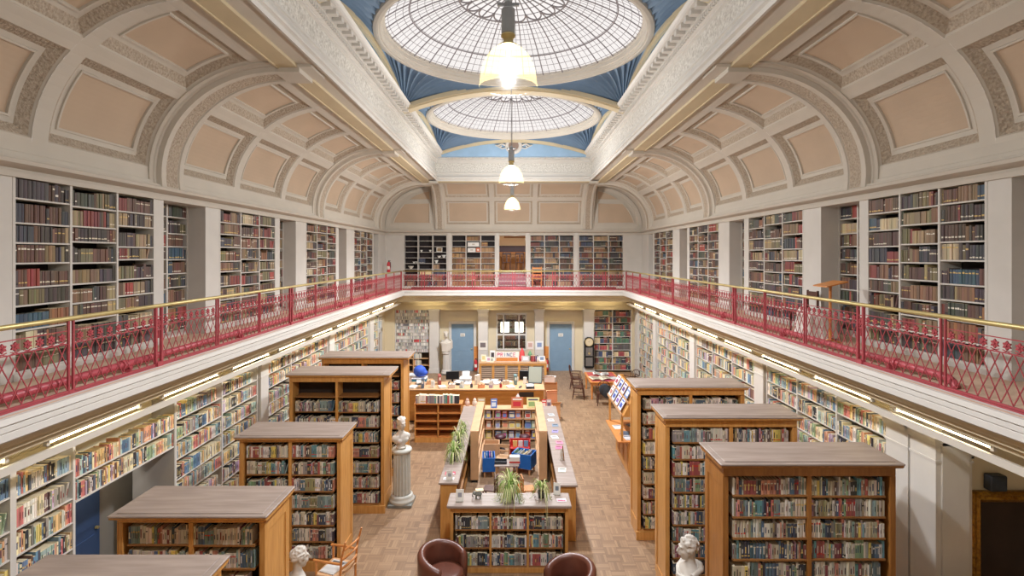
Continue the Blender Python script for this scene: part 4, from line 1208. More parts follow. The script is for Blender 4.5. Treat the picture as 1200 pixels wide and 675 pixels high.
flat_item('magazine','white magazine with dark heading at the left of the coffee table','magazine',-.26,7.56,.476,.21,.28,.008,rad(8),(232,230,226),((.1,.9,.72,.92,(70,90,120)),(.1,.6,.2,.6,(190,170,160))))
flat_item('magazine','small pale magazine with pink print at the right of the coffee table','magazine',-.02,7.52,.476,.17,.24,.006,rad(-20),(238,226,216),((.15,.85,.6,.85,(206,120,120)),(.2,.7,.15,.45,(150,160,150))))

# --- ladder armchair at lower left
t = thing('ladderback_chair', 'light wooden ladder back armchair right of the curly marble bust', 'chair', (-2.72,8.05,0), rad(-105))
for sx in (-1,1):
    part(t, 'leg', orangew, lambda m: m.tube([(sx*.22,-.2,0),(sx*.22,-.2,.64)],.018,8))
    part(t, 'leg', orangew, lambda m: m.tube([(sx*.21,.2,0),(sx*.21,.2,.45),(sx*.215,.23,.75),(sx*.22,.30,1.0)],[.018,.018,.017,.014],8), label='rear leg running up as the back post')
    part(t, 'arm', orangew, lambda m: m.tube([(sx*.22,-.24,.66),(sx*.23,0,.665),(sx*.215,.21,.66)],.019,8))
part(t, 'seat', palewood, lambda m: m.bbox(-.235,.235,-.22,.22,.43,.46,.012))
for z, y in ((.58,.235),(.72,.25),(.86,.275)):
    part(t, 'back_slat', orangew, lambda m: m.tube([(-.21,y-.02,z),(-.1,y+.03,z+.03),(0,y+.045,z+.04),(.1,y+.03,z+.03),(.21,y-.02,z)],.016,8))
for y in (-.2,.2): part(t, 'stretcher', orangew, lambda m: m.tube([(-.21,y,.2),(.21,y,.2)],.012,6))
flat_item('magazine','folded newspaper lying on the seat of the ladder back armchair','newspaper',-2.76,8.05,.461,.26,.34,.012,rad(-20),(206,204,200),((.1,.9,.75,.9,(90,90,92)),))

# --- windsor chairs
def windsor(label, x, y, rz, dark=mahog, grp=True):
    t = thing('windsor_chair', label, 'chair', (x,y,0), rz, 'windsor chairs' if grp else None)
    part(t, 'seat', dark, lambda m: m.prism([(-.20,-.2),(.20,-.2),(.23,0),(.19,.19),(.08,.22),(-.08,.22),(-.19,.19),(-.23,0)],'z',.40,.435))
    for sx in (-1,1):
        for sy in (-1,1):
            part(t, 'leg', dark, lambda m: m.tube([(sx*.22,sy*.21,0),(sx*.19,sy*.18,.22),(sx*.155,sy*.15,.41)],[.013,.022,.016],8))
    part(t, 'stretcher', dark, lambda m: (m.tube([(-.2,-.19,.18),(-.2,.19,.18)],.011,6), m.tube([(.2,-.19,.18),(.2,.19,.18)],.011,6), m.tube([(-.2,0,.18),(.2,0,.18)],.011,6)))
    part(t, 'arm_bow', dark, lambda m: m.tube([(-.25,-.16,.63),(-.25,.05,.63),(-.18,.2,.63),(0,.25,.63),(.18,.2,.63),(.25,.05,.63),(.25,-.16,.63)],.016,8))
    part(t, 'back_bow', dark, lambda m: m.tube([(-.2,.2,.63),(-.185,.24,.78),(-.1,.27,.88),(0,.275,.90),(.1,.27,.88),(.185,.24,.78),(.2,.2,.63)],.014,8))
    for k in range(5):
        x_ = -.12+.06*k
        part(t, 'spindle', dark, lambda m: m.tube([(x_,.18,.43),(x_*1.05,.24,.63),(x_*1.1,.27,.89-.5*x_*x_*4)],.008,6))
    for sx in (-1,1):
        part(t, 'arm_support', dark, lambda m: m.tube([(sx*.2,-.14,.43),(sx*.245,-.13,.62)],.014,6))
    return t
windsor('dark windsor chair nearest the aisle, at the near end of the reading table', 2.38, 19.25, rad(80))
windsor('dark windsor chair at the far side of the reading table, beside the aisle', 2.46, 20.7, rad(75))
windsor('dark windsor chair with a black coat, right in front of the reading table', 3.15, 18.45, rad(175))
windsor('dark windsor chair by the right wall, behind the reading table', 4.55, 20.2, rad(200))
o = MB(); o.ball((0,0,0),1,12,8,0,(.20,.07,.22)); o.ball((.05,-.03,-.08),1,10,8,0,(.15,.07,.2)); o.ball((-.08,-.02,.03),1,10,8,0,(.12,.06,.17))
q = o.build('hanging_coat', charc, None, True); q.location = (3.13,18.05,.62); tag(q, 'black coat hanging on the back of a windsor chair', 'coat'); remesh(q, .025, 3)

# --- reading table with red top
t = thing('reading_table', 'wooden reading table with a red leather top under the far right shelves', 'table', (3.35,19.85,0))
part(t, 'table_top', orangew, lambda m: m.bbox(-.58,.58,-.82,.82,.60,.65,.012))
part(t, 'leather_inset', mat('red_leather_inset',(186,84,84),.5,var=.05), lambda m: m.box(-.5,.5,-.74,.74,.65,.653), label='red leather inset')
for sx in (-1,1):
    for sy in (-1,1): part(t, 'leg', orangew, lambda m: m.lathe([(.03,0),(.04,.05),(.03,.1),(.04,.3),(.045,.5),(.05,.6)],(sx*.5,sy*.74,0),10), True)
part(t, 'apron', orangew, lambda m: (m.box(-.52,.52,-.77,-.75,.5,.6), m.box(-.52,.52,.75,.77,.5,.6), m.box(-.53,-.51,-.75,.75,.5,.6), m.box(.51,.53,-.75,.75,.5,.6)))
def open_paper(label, x, y, z, w, d, rz, rgb, name='newspaper'):
    t = thing(name, label, 'newspaper', (x,y,z), rz)
    def f(m):
        n = 8
        for s in (-1,1):
            rows = []
            for i in range(n+1):
                u = i/n; zz = .012+.05*math.sin(u*PI*.8)
                rows.append([(s*u*w/2,-d/2,zz),(s*u*w/2,d/2,zz)])
            m.strip(rows)
    part(t, 'sheet', colored(rgb), f)
    def pr(m):
        for s in (-1,1):
            for k in range(5):
                m.box(min(s*.06*w,s*.44*w),max(s*.06*w,s*.44*w),-d*.4+d*.16*k,-d*.4+d*.16*k+d*.07,.072,.074)
    part(t, 'print', colored((150,144,134)), pr)
open_paper('open cream newspaper propped on the reading table', 3.2, 19.5, .655, .75, .5, rad(12), (232,220,192))
open_paper('open white newspaper at the back of the reading table', 3.35, 20.2, .655, .6, .42, rad(-6), (236,234,230))
flat_item('folded_newspaper','folded grey newspaper at the right of the reading table','newspaper',3.72,19.6,.655,.3,.4,.02,rad(30),(196,196,198),((.1,.9,.75,.92,(80,80,84)),))
flat_item('magazine','magazine with a magenta cover near the front edge of the reading table','magazine',3.38,19.15,.655,.2,.16,.01,rad(0),(176,60,100))

# --- sloping magazine rack behind the third right bookcase
t = thing('magazine_rack', 'oak cabinet with a sloping magazine rack behind the third right bookcase', 'magazine rack', (2.44,12.28,0))
part(t, 'cabinet', oak, lambda m: (m.bbox(.27,1.2,.02,1.62,.08,.85,.01), m.box(.30,1.2,.04,1.6,0,.08)))
for k in range(3):
    o = part(t, 'door', oak, lambda m: (m.box(.255,.27,.06+.52*k,.54+.52*k,.12,.82), m.box(.245,.256,.12+.52*k,.48+.52*k,.2,.74)))
    mb = MB(); mb.ball((.235,.10+.52*k,.5),.014,8,6); mb.build('knob', brass, o)
part(t, 'ledge', orangew, lambda m: m.bbox(0,1.22,0,1.64,.85,.885,.008))
for y in (.03,1.58): part(t, 'rack_post', oak, lambda m: m.box(.08,.13,y,y+.05,.885,1.5))
for y in (-.06,1.80): part(t, 'gable', oak, lambda m: m.prism([(.10,1.48),(.42,2.06),(.50,2.06),(.85,1.48)],'y',y,y+.03))
part(t, 'sloping_board', oak, lambda m: m.prism([(.12,1.50),(.42,2.05),(.44,2.04),(.15,1.49)],'y',-.03,1.8))
for u in (0,.5):
    x0, z0 = .12+.30*u, 1.50+.55*u
    part(t, 'rack_lip', palewood, lambda m: m.prism([(x0-.05,z0-.01),(x0-.05,z0+.05),(x0-.035,z0+.05),(x0-.03,z0+.0),(x0+.01,z0-.01)],'y',-.03,1.8))
covers = [((214,220,236),(70,90,170)),((230,226,232),(120,90,160)),((196,206,226),(60,80,150)),((236,232,226),(170,120,110)),((120,140,180),(230,230,235)),((226,222,226),(90,70,120)),((206,214,230),(50,70,140)),((236,236,240),(150,60,80))]
for k in range(8):
    row, c = k//4, k % 4
    u = .04+.5*row; x0, z0 = 2.44+.12+.30*u, 1.50+.55*u
    dx, dz = .30/.6265, .55/.6265
    y = 12.30+.12+.42*c; hgt = .26
    m_ = thing('display_magazine', '%s magazine on the %s row of the sloping rack, %s from the aisle end' % (colour_name(covers[k][0]), ['lower','upper'][row], ordn(c+1)), 'magazine', (x0-.045,y,z0+.045), 0, 'magazines on the sloping rack')
    n = Vector((-dz,0,dx))
    def q(mb, y0, y1, a, b, off, th):
        pts = []
        for o_ in (off, off+th):
            for (yy, s) in ((y0,a),(y1,a),(y1,b),(y0,b)):
                pts.append((dx*s+n.x*o_*-1*-1, yy, dz*s+n.z*o_))
        i = mb.add(pts)
        for f in ((0,1,2,3),(7,6,5,4),(0,4,5,1),(1,5,6,2),(2,6,7,3),(3,7,4,0)): mb.face([i+j for j in f])
    part(m_, 'cover', colored(covers[k][0]), lambda mb: q(mb,0,.30,0,hgt,.0,.008))
    part(m_, 'cover_picture', colored(covers[k][1]), lambda mb: q(mb,.05,.25,hgt*.2,hgt*.6,.009,.001))
    part(m_, 'cover_title', colored(covers[k][1]), lambda mb: q(mb,.04,.26,hgt*.78,hgt*.92,.009,.001))
for k, (x, y, rz, c) in enumerate(((2.74,12.52,10,(206,208,214)),(2.72,12.85,-15,(70,84,104)),(2.64,13.3,5,(226,226,222)),(3.02,13.42,20,(60,66,74)))):
    flat_item('magazine', ['pale','dark blue','white','charcoal'][k]+' magazine lying on the ledge below the sloping rack', 'magazine', x, y, .886, .22, .3, .012, rad(rz), c, ((.1,.9,.7,.9,(120,120,130)),))

# --- children's pen: low front case, side ledges, inner cases, display case
t = thing('low_bookcase', 'low oak bookcase of paperbacks facing the tub chairs', 'bookcase', (-1.05,8.66,0))
Lw = 1.95
part(t, 'plinth', oak, lambda m: m.bbox(.02,Lw-.02,.0,.36,0,.10,.006))
for a in (0,Lw-.05): part(t, 'side_panel', oak, lambda m: m.bbox(a,a+.05,0,.36,.10,1.09,.006))
part(t, 'frieze', oak, lambda m: m.box(.05,Lw-.05,0,.35,1.0,1.09))
part(t, 'top_board', topw, lambda m: m.bbox(-.05,Lw+.05,-.06,.42,1.09,1.14,.01))
case('low_bookcase', None, (-1.05,8.66,0), 0, [.05,.05+1.85/3,.05+3.7/3,1.90], 1.0, .34, 3, oak, shelfbr, dkback2, 'front pen bookcase', 'modern', t=.035, z0=.10, root=t, ends=False, st=.02)
def ledge(label, x0, x1, y0, y1, h):
    t = thing('ledge_bookcase', label, 'bookcase', (x0,y0,0), 0, 'long low ledges of the pen')
    w_, L = x1-x0, y1-y0
    part(t, 'end_panel', oak, lambda m: m.bbox(0,w_,0,.04,0,h-.04,.006)); part(t, 'end_panel', oak, lambda m: m.bbox(0,w_,L-.04,L,0,h-.04,.006))
    part(t, 'back_panel', oak, lambda m: m.box(0,.02,.04,L-.04,0,h-.04) if x0 < 0 else m.box(w_-.02,w_,.04,L-.04,0,h-.04))
    for z in (.05,.38,.70): part(t, 'shelf', shelfbr, lambda m: m.box(.02,w_-.02,.04,L-.04,z,z+.02))
    part(t, 'top_board', topw, lambda m: m.bbox(-.03,w_+.03,-.04,L+.02,h-.04,h,.008))
    return t
ledge('long low oak ledge with plants on the left of the children corner', -1.36, -1.05, 9.72, 14.6, 1.05)
ledge('long low oak ledge with leaflets on the right of the children corner', .83, 1.14, 9.62, 14.6, 1.05)
for s, x0, nm in ((-1,-1.0,'left'),(1,.585,'right')):
    t = thing('upright_case', 'narrow pale case standing upright inside the %s ledge' % nm, 'bookcase', (x0,12.1,0), 0, 'pale narrow cases inside the pen')
    part(t, 'end_panel', palewood, lambda m: m.bbox(0,.19,0,.03,.06,1.17,.008))
    part(t, 'end_panel', palewood, lambda m: m.bbox(0,.19,2.4,2.43,.06,1.17,.008))
    part(t, 'top_board', palewood, lambda m: m.bbox(-.005,.195,0,2.43,1.17,1.195,.006))
    part(t, 'back_panel', palewood, lambda m: m.box(.085,.105,.03,2.4,.06,1.17))
    for z in (.08,.45,.80): part(t, 'shelf', palewood, lambda m: m.box(.005,.185,.03,2.4,z,z+.02))
    part(t, 'foot', black, lambda m: m.box(.03,.16,.02,.10,0,.06)); part(t, 'foot', black, lambda m: m.box(.03,.16,2.33,2.41,0,.06))

# display case with face-out picture books
t = thing('display_case', 'pale display case of face-out picture books behind the children corner', 'bookcase', (-1.42,14.75,0))
Lw = 2.53
for k in range(4): part(t, 'upright', palewood, lambda m: m.box(-.0+k*(Lw-.03)/3,k*(Lw-.03)/3+.03,0,.36,0,.90))
for z in (.06,.34,.62): part(t, 'shelf', palewood, lambda m: m.box(.03,Lw-.03,.0,.34,z,z+.025))
part(t, 'back_panel', orangew, lambda m: m.box(0,Lw,.34,.36,0,.9))
part(t, 'top_board', palewood, lambda m: m.bbox(-.02,Lw+.02,-.02,.40,.90,.925,.006))
PB = [(196,206,196),(220,196,150),(226,150,120),(120,160,200),(232,222,190),(190,110,160),(150,190,170),(236,216,120),(206,90,80),(160,170,210),(214,214,206),(110,130,190)]
for row, z in enumerate((.648,.368,.088)):
    for bay in range(3):
        n = 4
        for k in range(n):
            c = PB[(row*5+bay*4+k*3+bay) % 12]; c2 = PB[(row*3+bay*2+k*5+4) % 12]
            w_ = R.uniform(.13,.175); h = R.uniform(.19,.235)
            x = -1.42+.05+bay*(Lw-.03)/3+.02+k*.190
            b = thing('picture_book', '%s picture book, %s from left, %s shelf down, %s bay of the display case' % (colour_name(c), ordn(k+1), ordn(row+1), ordn(bay+1)), 'book', (x,14.80,z), 0, 'face-out picture books')
            def sl(m, x0, x1, z0, z1, y0, th): m.prism([(y0+z0*.22,z0),(y0+z0*.22+th,z0),(y0+z1*.22+th,z1),(y0+z1*.22,z1)],'x',x0,x1)
            part(b, 'cover', colored(c), lambda m: sl(m,0,w_,0,h,0,.010))
            part(b, 'cover_picture', colored(c2), lambda m: sl(m,w_*.15,w_*.85,h*.15,h*.62,-.0015,.001))
            part(b, 'cover_title', colored((240,236,226) if sum(c) < 560 else (90,80,110)), lambda m: sl(m,w_*.12,w_*.88,h*.74,h*.88,-.0015,.001))
TB = [(-.98,.22,.26,(196,168,120),(120,90,70)),(-.60,.18,.24,(90,130,206),(220,230,240)),(-.02,.34,.28,(206,120,80),(200,50,60)),(.42,.36,.27,(240,234,170),(150,180,120)),(.84,.14,.22,(206,60,60),(240,220,210)),(.985,.13,.22,(190,170,170),(110,90,110)),(1.02+.10,.0,.0,None,None)]
for k, (x, w_, h, c, c2) in enumerate(TB[:-1]):
    x -= .05
    b = thing('picture_book', '%s picture book standing on top of the display case, %s from left' % (colour_name(c), ordn(k+1)), 'book', (x,14.86,.926), 0, 'picture books on top of the display case')
    def sl(m, x0, x1, z0, z1, y0, th): m.prism([(y0+z0*.25,z0),(y0+z0*.25+th,z0),(y0+z1*.25+th,z1),(y0+z1*.25,z1)],'x',x0,x1)
    part(b, 'cover', colored(c), lambda m: sl(m,0,w_,0,h,0,.012))
    part(b, 'cover_picture', colored(c2), lambda m: sl(m,w_*.15,w_*.8,h*.15,h*.6,-.0015,.001))
    part(b, 'cover_title', colored((240,236,226) if sum(c) < 560 else (90,80,110)), lambda m: sl(m,w_*.12,w_*.88,h*.74,h*.88,-.0015,.001))
for k, (x, c) in enumerate(((-1.32,(226,190,170)),(-1.13,(232,214,196)))):
    b = thing('soft_bag', ['pink','cream'][k]+' soft cloth bag slumped on the display case top', 'bag', (x+.02*k,14.95,.926))
    part(b, 'sack', colored(c,.8), lambda m: (m.ball((0,0,.10),1,12,8,0,(.075,.10,.10)), m.ball((.0,.0,.18),1,10,8,0,(.05,.06,.07))), True)
    part(b, 'strap', colored((200,120,100)), lambda m: m.tube([(-.03,0,.2),(0,0,.29),(.03,0,.2)],.008,6))

# empty shelf unit with a row of books on top
t = thing('empty_bookcase', 'empty brown bookcase with a row of books along its top', 'bookcase', (-2.78,14.70,0))
part(t, 'plinth', oak, lambda m: m.box(.0,1.32,.0,.36,0,.14))
for a in (0,.645,1.29): part(t, 'upright', oak, lambda m: m.box(a,a+.03,0,.36,.14,1.06))
for z in (.14,.36,.58,.80): part(t, 'shelf', orangew, lambda m: m.box(.03,1.29,.0,.34,z,z+.02))
part(t, 'back_panel', shelfbr, lambda m: m.box(0,1.32,.345,.36,.14,1.06))
part(t, 'top_board', orangew, lambda m: m.bbox(-.02,1.34,-.02,.38,1.06,1.09,.006))
SLOTS.append(dict(M=Matrix.Translation((-2.78,14.70,0)), x0=.03, x1=1.29, z=1.0905, h=.26, d=.2, style='cdbook', where='top of the empty bookcase', bay=1, nb=1, row=1, fill=.99, depthw=14.7))
PAL['cdbook'] = [((214,212,206),8),((120,140,140),4),((70,76,84),4),((160,80,80),2),((90,150,140),3),((200,190,170),4),((150,140,150),3)]
DIM['cdbook'] = ((.03,.06),(.2,.25),(.13,.17),.3,.15)

# --- plants
def spider_plant(label, x, y, z, rr, n, seed, runners=0, pot=.09):
    g = random.Random(seed)
    t = thing('spider_plant', label, 'plant', (x,y,z))
    part(t, 'pot', potd, lambda m: m.lathe([(.001,0),(pot*.72,0),(pot,pot*1.5),(pot*1.05,pot*1.55),(pot*.95,pot*1.6),(pot*.9,pot*1.45),(.001,pot*1.4)],seg=18), True)
    part(t, 'soil', soil, lambda m: m.lathe([(.001,pot*1.46),(pot*.9,pot*1.44)],seg=14))
    def leaves(m):
        for k in range(n):
            a = g.uniform(0,2*PI); L = rr*g.uniform(.7,1.25); up = g.uniform(.10,.26)*(rr/.28); dr = g.uniform(.05,.5)*(rr/.28)
            wd = g.uniform(.007,.012); mi = 0 if g.random() < .55 else 1
            rows = []
            c, s = math.cos(a), math.sin(a); seg_ = 8
            for i in range(seg_+1):
                u = i/seg_; r = L*(u**.9); zz = pot*1.45+up*4*u*(1-u)*.9+up*u-dr*u*u*1.3
                w_ = wd*(1-u**3)*(0.5+min(1,u*3)*.5)
                rows.append([(c*r-s*w_, s*r+c*w_, max(zz,.012)+.004),(c*r, s*r, max(zz,.012)),(c*r+s*w_, s*r-c*w_, max(zz,.012)+.004)])
            m.strip(rows, mi)
    mb = MB(); leaves(mb); mb.build('foliage', [leafg, leafy], t)
    for k in range(runners):
        a = -PI/2+g.uniform(-.3,.3); r = max(rr*.95,.27)
        p = [(0,0,pot*1.5),(r*.5*math.cos(a),r*.6*math.sin(a),pot*1.5+.12),(r*math.cos(a),r*1.1*math.sin(a)-.09,pot*1.2),(r*1.1*math.cos(a),r*1.15*math.sin(a)-.10,-.22-.12*g.random())]
        part(t, 'runner', leafy, lambda m: m.tube(p,.0035,5))
    return t
spider_plant('large spider plant trailing over the front pen bookcase', -.06, 8.88, 1.141, .27, 110, 3, 3, .085)
spider_plant('smaller spider plant near the right end of the front pen bookcase', .47, 8.90, 1.141, .18, 50, 8, 2, .07)
spider_plant('spider plant in a dark pot on the near end of the left ledge', -1.22, 10.75, 1.051, .24, 70, 5, 0, .075)
spider_plant('pale spider plant farther along the left ledge', -1.22, 11.6, 1.051, .24, 60, 6, 0, .07)
spider_plant('spider plant at the far end of the left ledge', -1.22, 12.5, 1.051, .15, 45, 7, 0, .07)
def sign_holder(label, x, y, z, w_, h, rz, c2, grp=None):
    t = thing('sign_holder', label, 'sign', (x,y,z), rz, grp)
    part(t, 'sheet', paper, lambda m: m.prism([(0,.004),(.004,.004),(.04,h),(.036,h)],'x',-w_/2,w_/2))
    part(t, 'stand', winglass, lambda m: m.box(-w_/2,w_/2,-.03,.06,0,.004))
    part(t, 'printed_picture', colored(c2), lambda m: m.prism([(.36*.036-.0015,.36*h),(.36*.036-.0005,.36*h),(.72*.036-.0005,.72*h),(.72*.036-.0015,.72*h)],'x',-w_*.25,w_*.25))
sign_holder('white notice stand at the left end of the front pen bookcase', -.90, 8.75, 1.141, .13, .19, 0, (150,150,160))
sign_holder('white notice on the end of the left ledge', -1.20, 9.80, 1.051, .12, .16, 0, (170,170,176))
sign_holder('white notice stand behind the smaller spider plant', .74, 9.0, 1.141, .12, .19, rad(-10), (120,130,140))
t = thing('elephant_figure','small dark elephant figure with a book on its back on the front pen bookcase','ornament',(-.60,8.88,1.141))
part(t,'body',greymar,lambda m:(m.ball((0,0,.075),1,12,8,0,(.065,.04,.045)),m.ball((-.065,0,.085),1,10,8,0,(.03,.028,.032)),m.tube([(-.09,0,.08),(-.10,0,.04),(-.085,0,.01)],.009,6)),True)
for sx in (-1,1):
    for sy in (-1,1): part(t,'leg',greymar,lambda m:m.lathe([(.016,0),(.014,.05)],(sx*.035,sy*.02,0),8))
flat_item('open_book','open pale book resting above the small elephant figure','book',-.58,8.90,1.262,.13,.09,.012,rad(10),(232,214,170))
flat_item('leaflet','pink and white leaflet at the right end of the front pen bookcase','leaflet',.80,8.80,1.141,.16,.12,.004,rad(4),(232,222,226),((.1,.9,.15,.5,(200,110,140)),))
flat_item('leaflet','red headed leaflet at the near end of the left ledge','leaflet',-1.22,10.10,1.051,.2,.14,.004,rad(3),(190,60,84),((.1,.9,.1,.4,(236,226,226)),))
flat_item('leaflet','white leaflet with a dark panel on the left ledge corner','leaflet',-1.22,9.86,1.051,.2,.1,.004,rad(-3),(230,228,230),((.2,.8,.2,.7,(110,110,120)),))
for k, (y, c, nm) in enumerate(((10.25,(226,226,206),'cream'),(11.45,(214,110,150),'pink'),(11.75,(220,130,160),'rose'),(12.1,(236,236,236),'white'),(12.5,(150,140,190),'lilac'),(12.95,(120,140,160),'blue grey'),(13.35,(232,232,232),'bright white'),(13.8,(200,206,210),'pale grey'))):
    flat_item('leaflet', '%s leaflet lying on the right ledge, %s from the near end' % (nm, ordn(k+1)), 'leaflet', .985+.04*((k % 3)-1), y, 1.051, .15, .2, .006, rad(-8+6*(k % 4)), c, ((.15,.85,.55,.85,tuple(int(v*.6) for v in c)),))
t = thing('desk_figure','small cream figurine with a yellow staff on the right ledge','ornament',(.98,10.75,1.051))
part(t,'figure',marble,lambda m:m.lathe([(.04,0),(.045,.02),(.02,.05),(.03,.12),(.035,.17),(.018,.19),(.024,.22),(.001,.25)],seg=12),True)
part(t,'staff',gold,lambda m:m.tube([(.05,0,0),(.02,-.02,.30)],.012,6))
# children's corner
def kinder(label, x, y, rz, w_, d, h):
    t = thing('kinder_box', label, 'book box', (x,y,0), rz, 'blue book boxes')
    part(t,'box_side',blueb,lambda m:m.box(-w_/2,w_/2,-d/2,-d/2+.02,.14,h)); part(t,'box_side',blueb,lambda m:m.box(-w_/2,w_/2,d/2-.02,d/2,.14,h))
    part(t,'box_side',blueb,lambda m:m.box(-w_/2,-w_/2+.02,-d/2+.02,d/2-.02,.14,h)); part(t,'box_side',blueb,lambda m:m.box(w_/2-.02,w_/2,-d/2+.02,d/2-.02,.14,h))
    part(t,'box_floor',palewood,lambda m:m.box(-w_/2+.02,w_/2-.02,-d/2+.02,d/2-.02,.14,.16))
    for sx in (-1,1):
        for sy in (-1,1): part(t,'leg',palewood,lambda m:m.box(sx*(w_/2-.05)-.02,sx*(w_/2-.05)+.02,sy*(d/2-.05)-.02,sy*(d/2-.05)+.02,0,.14))
    g = random.Random(int(x*100)); k = 0; xx = -w_/2+.05
    while xx < w_/2-.07:
        c = PB[g.randrange(12)]; b = MB(); b.box(xx,xx+.012,-d/2+.05,d/2-.06,.161,h-.02+g.uniform(0,.06)); o = b.build('picture_book', colored(c)); o.matrix_world = Matrix.Translation((x,y,0)) @ Matrix.Rotation(rz,4,'Z')
        tag(o, '%s picture book in the %s, %s along' % (colour_name(c), label.split(' on ')[0].replace('open ',''), ordn(k+1)), 'book', 'picture books in the blue boxes'); k += 1; xx += g.uniform(.05,.08)
kinder('blue book box on the left side of the children corner', -.60, 12.6, rad(4), .30, .46, .46)
kinder('open bright blue book box on the right of the children corner', .25, 12.75, rad(-22), .50, .40, .48)
def small_table(name,label, x, y, w_, d, h, rz, m_top):
    t = thing(name, label, 'table', (x,y,0), rz)
    part(t,'table_top',m_top,lambda m:m.bbox(-w_/2,w_/2,-d/2,d/2,h-.025,h,.006))
    for sx in (-1,1):
        for sy in (-1,1): part(t,'leg',palewood,lambda m:m.lathe([(.015,0),(.02,h-.025)],(sx*(w_/2-.05),sy*(d/2-.05),0),8))
    return t
small_table('play_table','low grey play table in the middle of the children corner',-.16,12.12,.56,.40,.46,0,topw)
def child_chair(label, x, y, rz, m_):
    t = thing('child_chair', label, 'chair', (x,y,0), rz, 'small wooden chairs of the children corner')
    part(t,'seat',m_,lambda m:m.bbox(-.14,.14,-.14,.14,.26,.285,.006))
    for sx in (-1,1):
        part(t,'leg',m_,lambda m:m.box(sx*.125-.014,sx*.125+.014,-.14,-.112,0,.26)); part(t,'leg',m_,lambda m:m.box(sx*.125-.014,sx*.125+.014,.112,.14,0,.54))
    part(t,'backrest',m_,lambda m:(m.box(-.12,.12,.115,.135,.46,.54),m.box(-.12,.12,.115,.135,.36,.40)))
child_chair('dark wooden child chair left of the low play table', -.50, 11.2, rad(-100), mahog)
child_chair('orange wooden child chair right of the low play table', .30, 11.2, rad(100), orangew)
child_chair('pale wooden child chair behind the low play table', -.27, 12.95, rad(-15), palewood)
t = thing('picture_crate','pale wooden picture book crate behind the low play table','book box',(-.56,13.35,0))
part(t,'box_side',palewood,lambda m:m.box(-.2,.2,-.16,-.14,.2,.5)); part(t,'box_side',palewood,lambda m:m.box(-.2,.2,.14,.16,.2,.5)); part(t,'box_side',palewood,lambda m:m.box(-.2,-.18,-.14,.14,.2,.5)); part(t,'box_side',palewood,lambda m:m.box(.18,.2,-.14,.14,.2,.5)); part(t,'box_floor',palewood,lambda m:m.box(-.18,.18,-.14,.14,.2,.22))
for sx in (-1,1): part(t,'leg',palewood,lambda m:m.box(sx*.17-.02,sx*.17+.02,-.14,.14,0,.2))
t = thing('red_rack','red book rack standing between the two dark stools','rack',(.16,13.45,0))
part(t,'back_panel',redb,lambda m:m.box(-.26,.26,.10,.12,0,.52))
for z in (.12,.32): part(t,'shelf',redb,lambda m:m.box(-.26,.26,-.12,.10,z,z+.02))
for sx in (-1,1): part(t,'side_panel',redb,lambda m:m.box(sx*.25-.01,sx*.25+.01,-.12,.12,0,.5))
for k,(x,c) in enumerate(((-.18,(230,200,120)),(-.04,(226,226,220)),(.10,(120,160,190)))):
    b = MB(); b.box(0,.11,0,.02,0,.15); b.box(.015,.095,-.002,0,.04,.12); o = b.build('picture_book',colored(c)); o.location=(.16+x,13.45,.3405); tag(o,'%s picture book on the upper shelf of the red rack'%colour_name(c),'book','picture books on the red rack')
for k, x in enumerate((-.36,.30)):
    t = thing('round_stool','dark maroon round stool %s of the red rack' % ['left','right'][k],'stool',(x,14.15,0),0,'dark round stools')
    part(t,'cushion',mat('maroon_vinyl',(72,30,40),.5),lambda m:m.lathe([(.001,.40),(.12,.395),(.15,.36),(.15,.33),(.001,.32)],seg=20),True)
    part(t,'stem',black,lambda m:m.lathe([(.03,.03),(.03,.33)],seg=10)); part(t,'foot_plate',black,lambda m:m.lathe([(.13,0),(.13,.02),(.03,.04)],seg=18))
t = thing('storage_box','white box with a red band on the low play table','box',(.02,12.1,.462))
part(t,'carton',paper,lambda m:m.bbox(-.12,.12,-.08,.08,0,.16,.004)); part(t,'red_band',redb,lambda m:m.box(-.121,.121,-.081,.081,.02,.06))
t = thing('black_tray','black tray on the left of the low play table','tray',(-.30,12.12,.462))
part(t,'tray_base',black,lambda m:m.box(-.13,.13,-.09,.09,0,.01)); part(t,'tray_rim',charc,lambda m:(m.box(-.14,.14,-.10,-.09,0,.05),m.box(-.14,.14,.09,.10,0,.05),m.box(-.14,-.13,-.09,.09,0,.05),m.box(.13,.14,-.09,.09,0,.05)))
b = MB(); b.ball((0,0,.13),.13,20,14); b.tube([(0,0,.255),(0,0,.275)],.012,8); o = b.build('space_ball',mat('orange_ball',(226,106,40),.4),None,True); o.location=(.14,11.45,0); tag(o,'orange play ball on the floor under the spider plant','ball')
t = thing('step_stool','pale step stool behind the front pen bookcase','stool',(.36,9.75,0))
part(t,'step',palewood,lambda m:m.bbox(-.15,.15,-.12,.12,.28,.30,.005))
for sx in (-1,1): part(t,'side_panel',palewood,lambda m:m.box(sx*.14-.01,sx*.14+.01,-.11,.11,0,.28))
# ------------------------------------------------------------------ service desks, far display desk and their clutter
def box_thing(name, label, cat, x, y, z, w_, d, h, rz, rgb, extra=None, group=None):
    t = thing(name, label, cat, (x,y,z), rz, group)
    part(t, 'body', colored(rgb), lambda m: m.bbox(-w_/2,w_/2,-d/2,d/2,0,h,min(.006,h*.2)))
    if extra: extra(t)
    return t
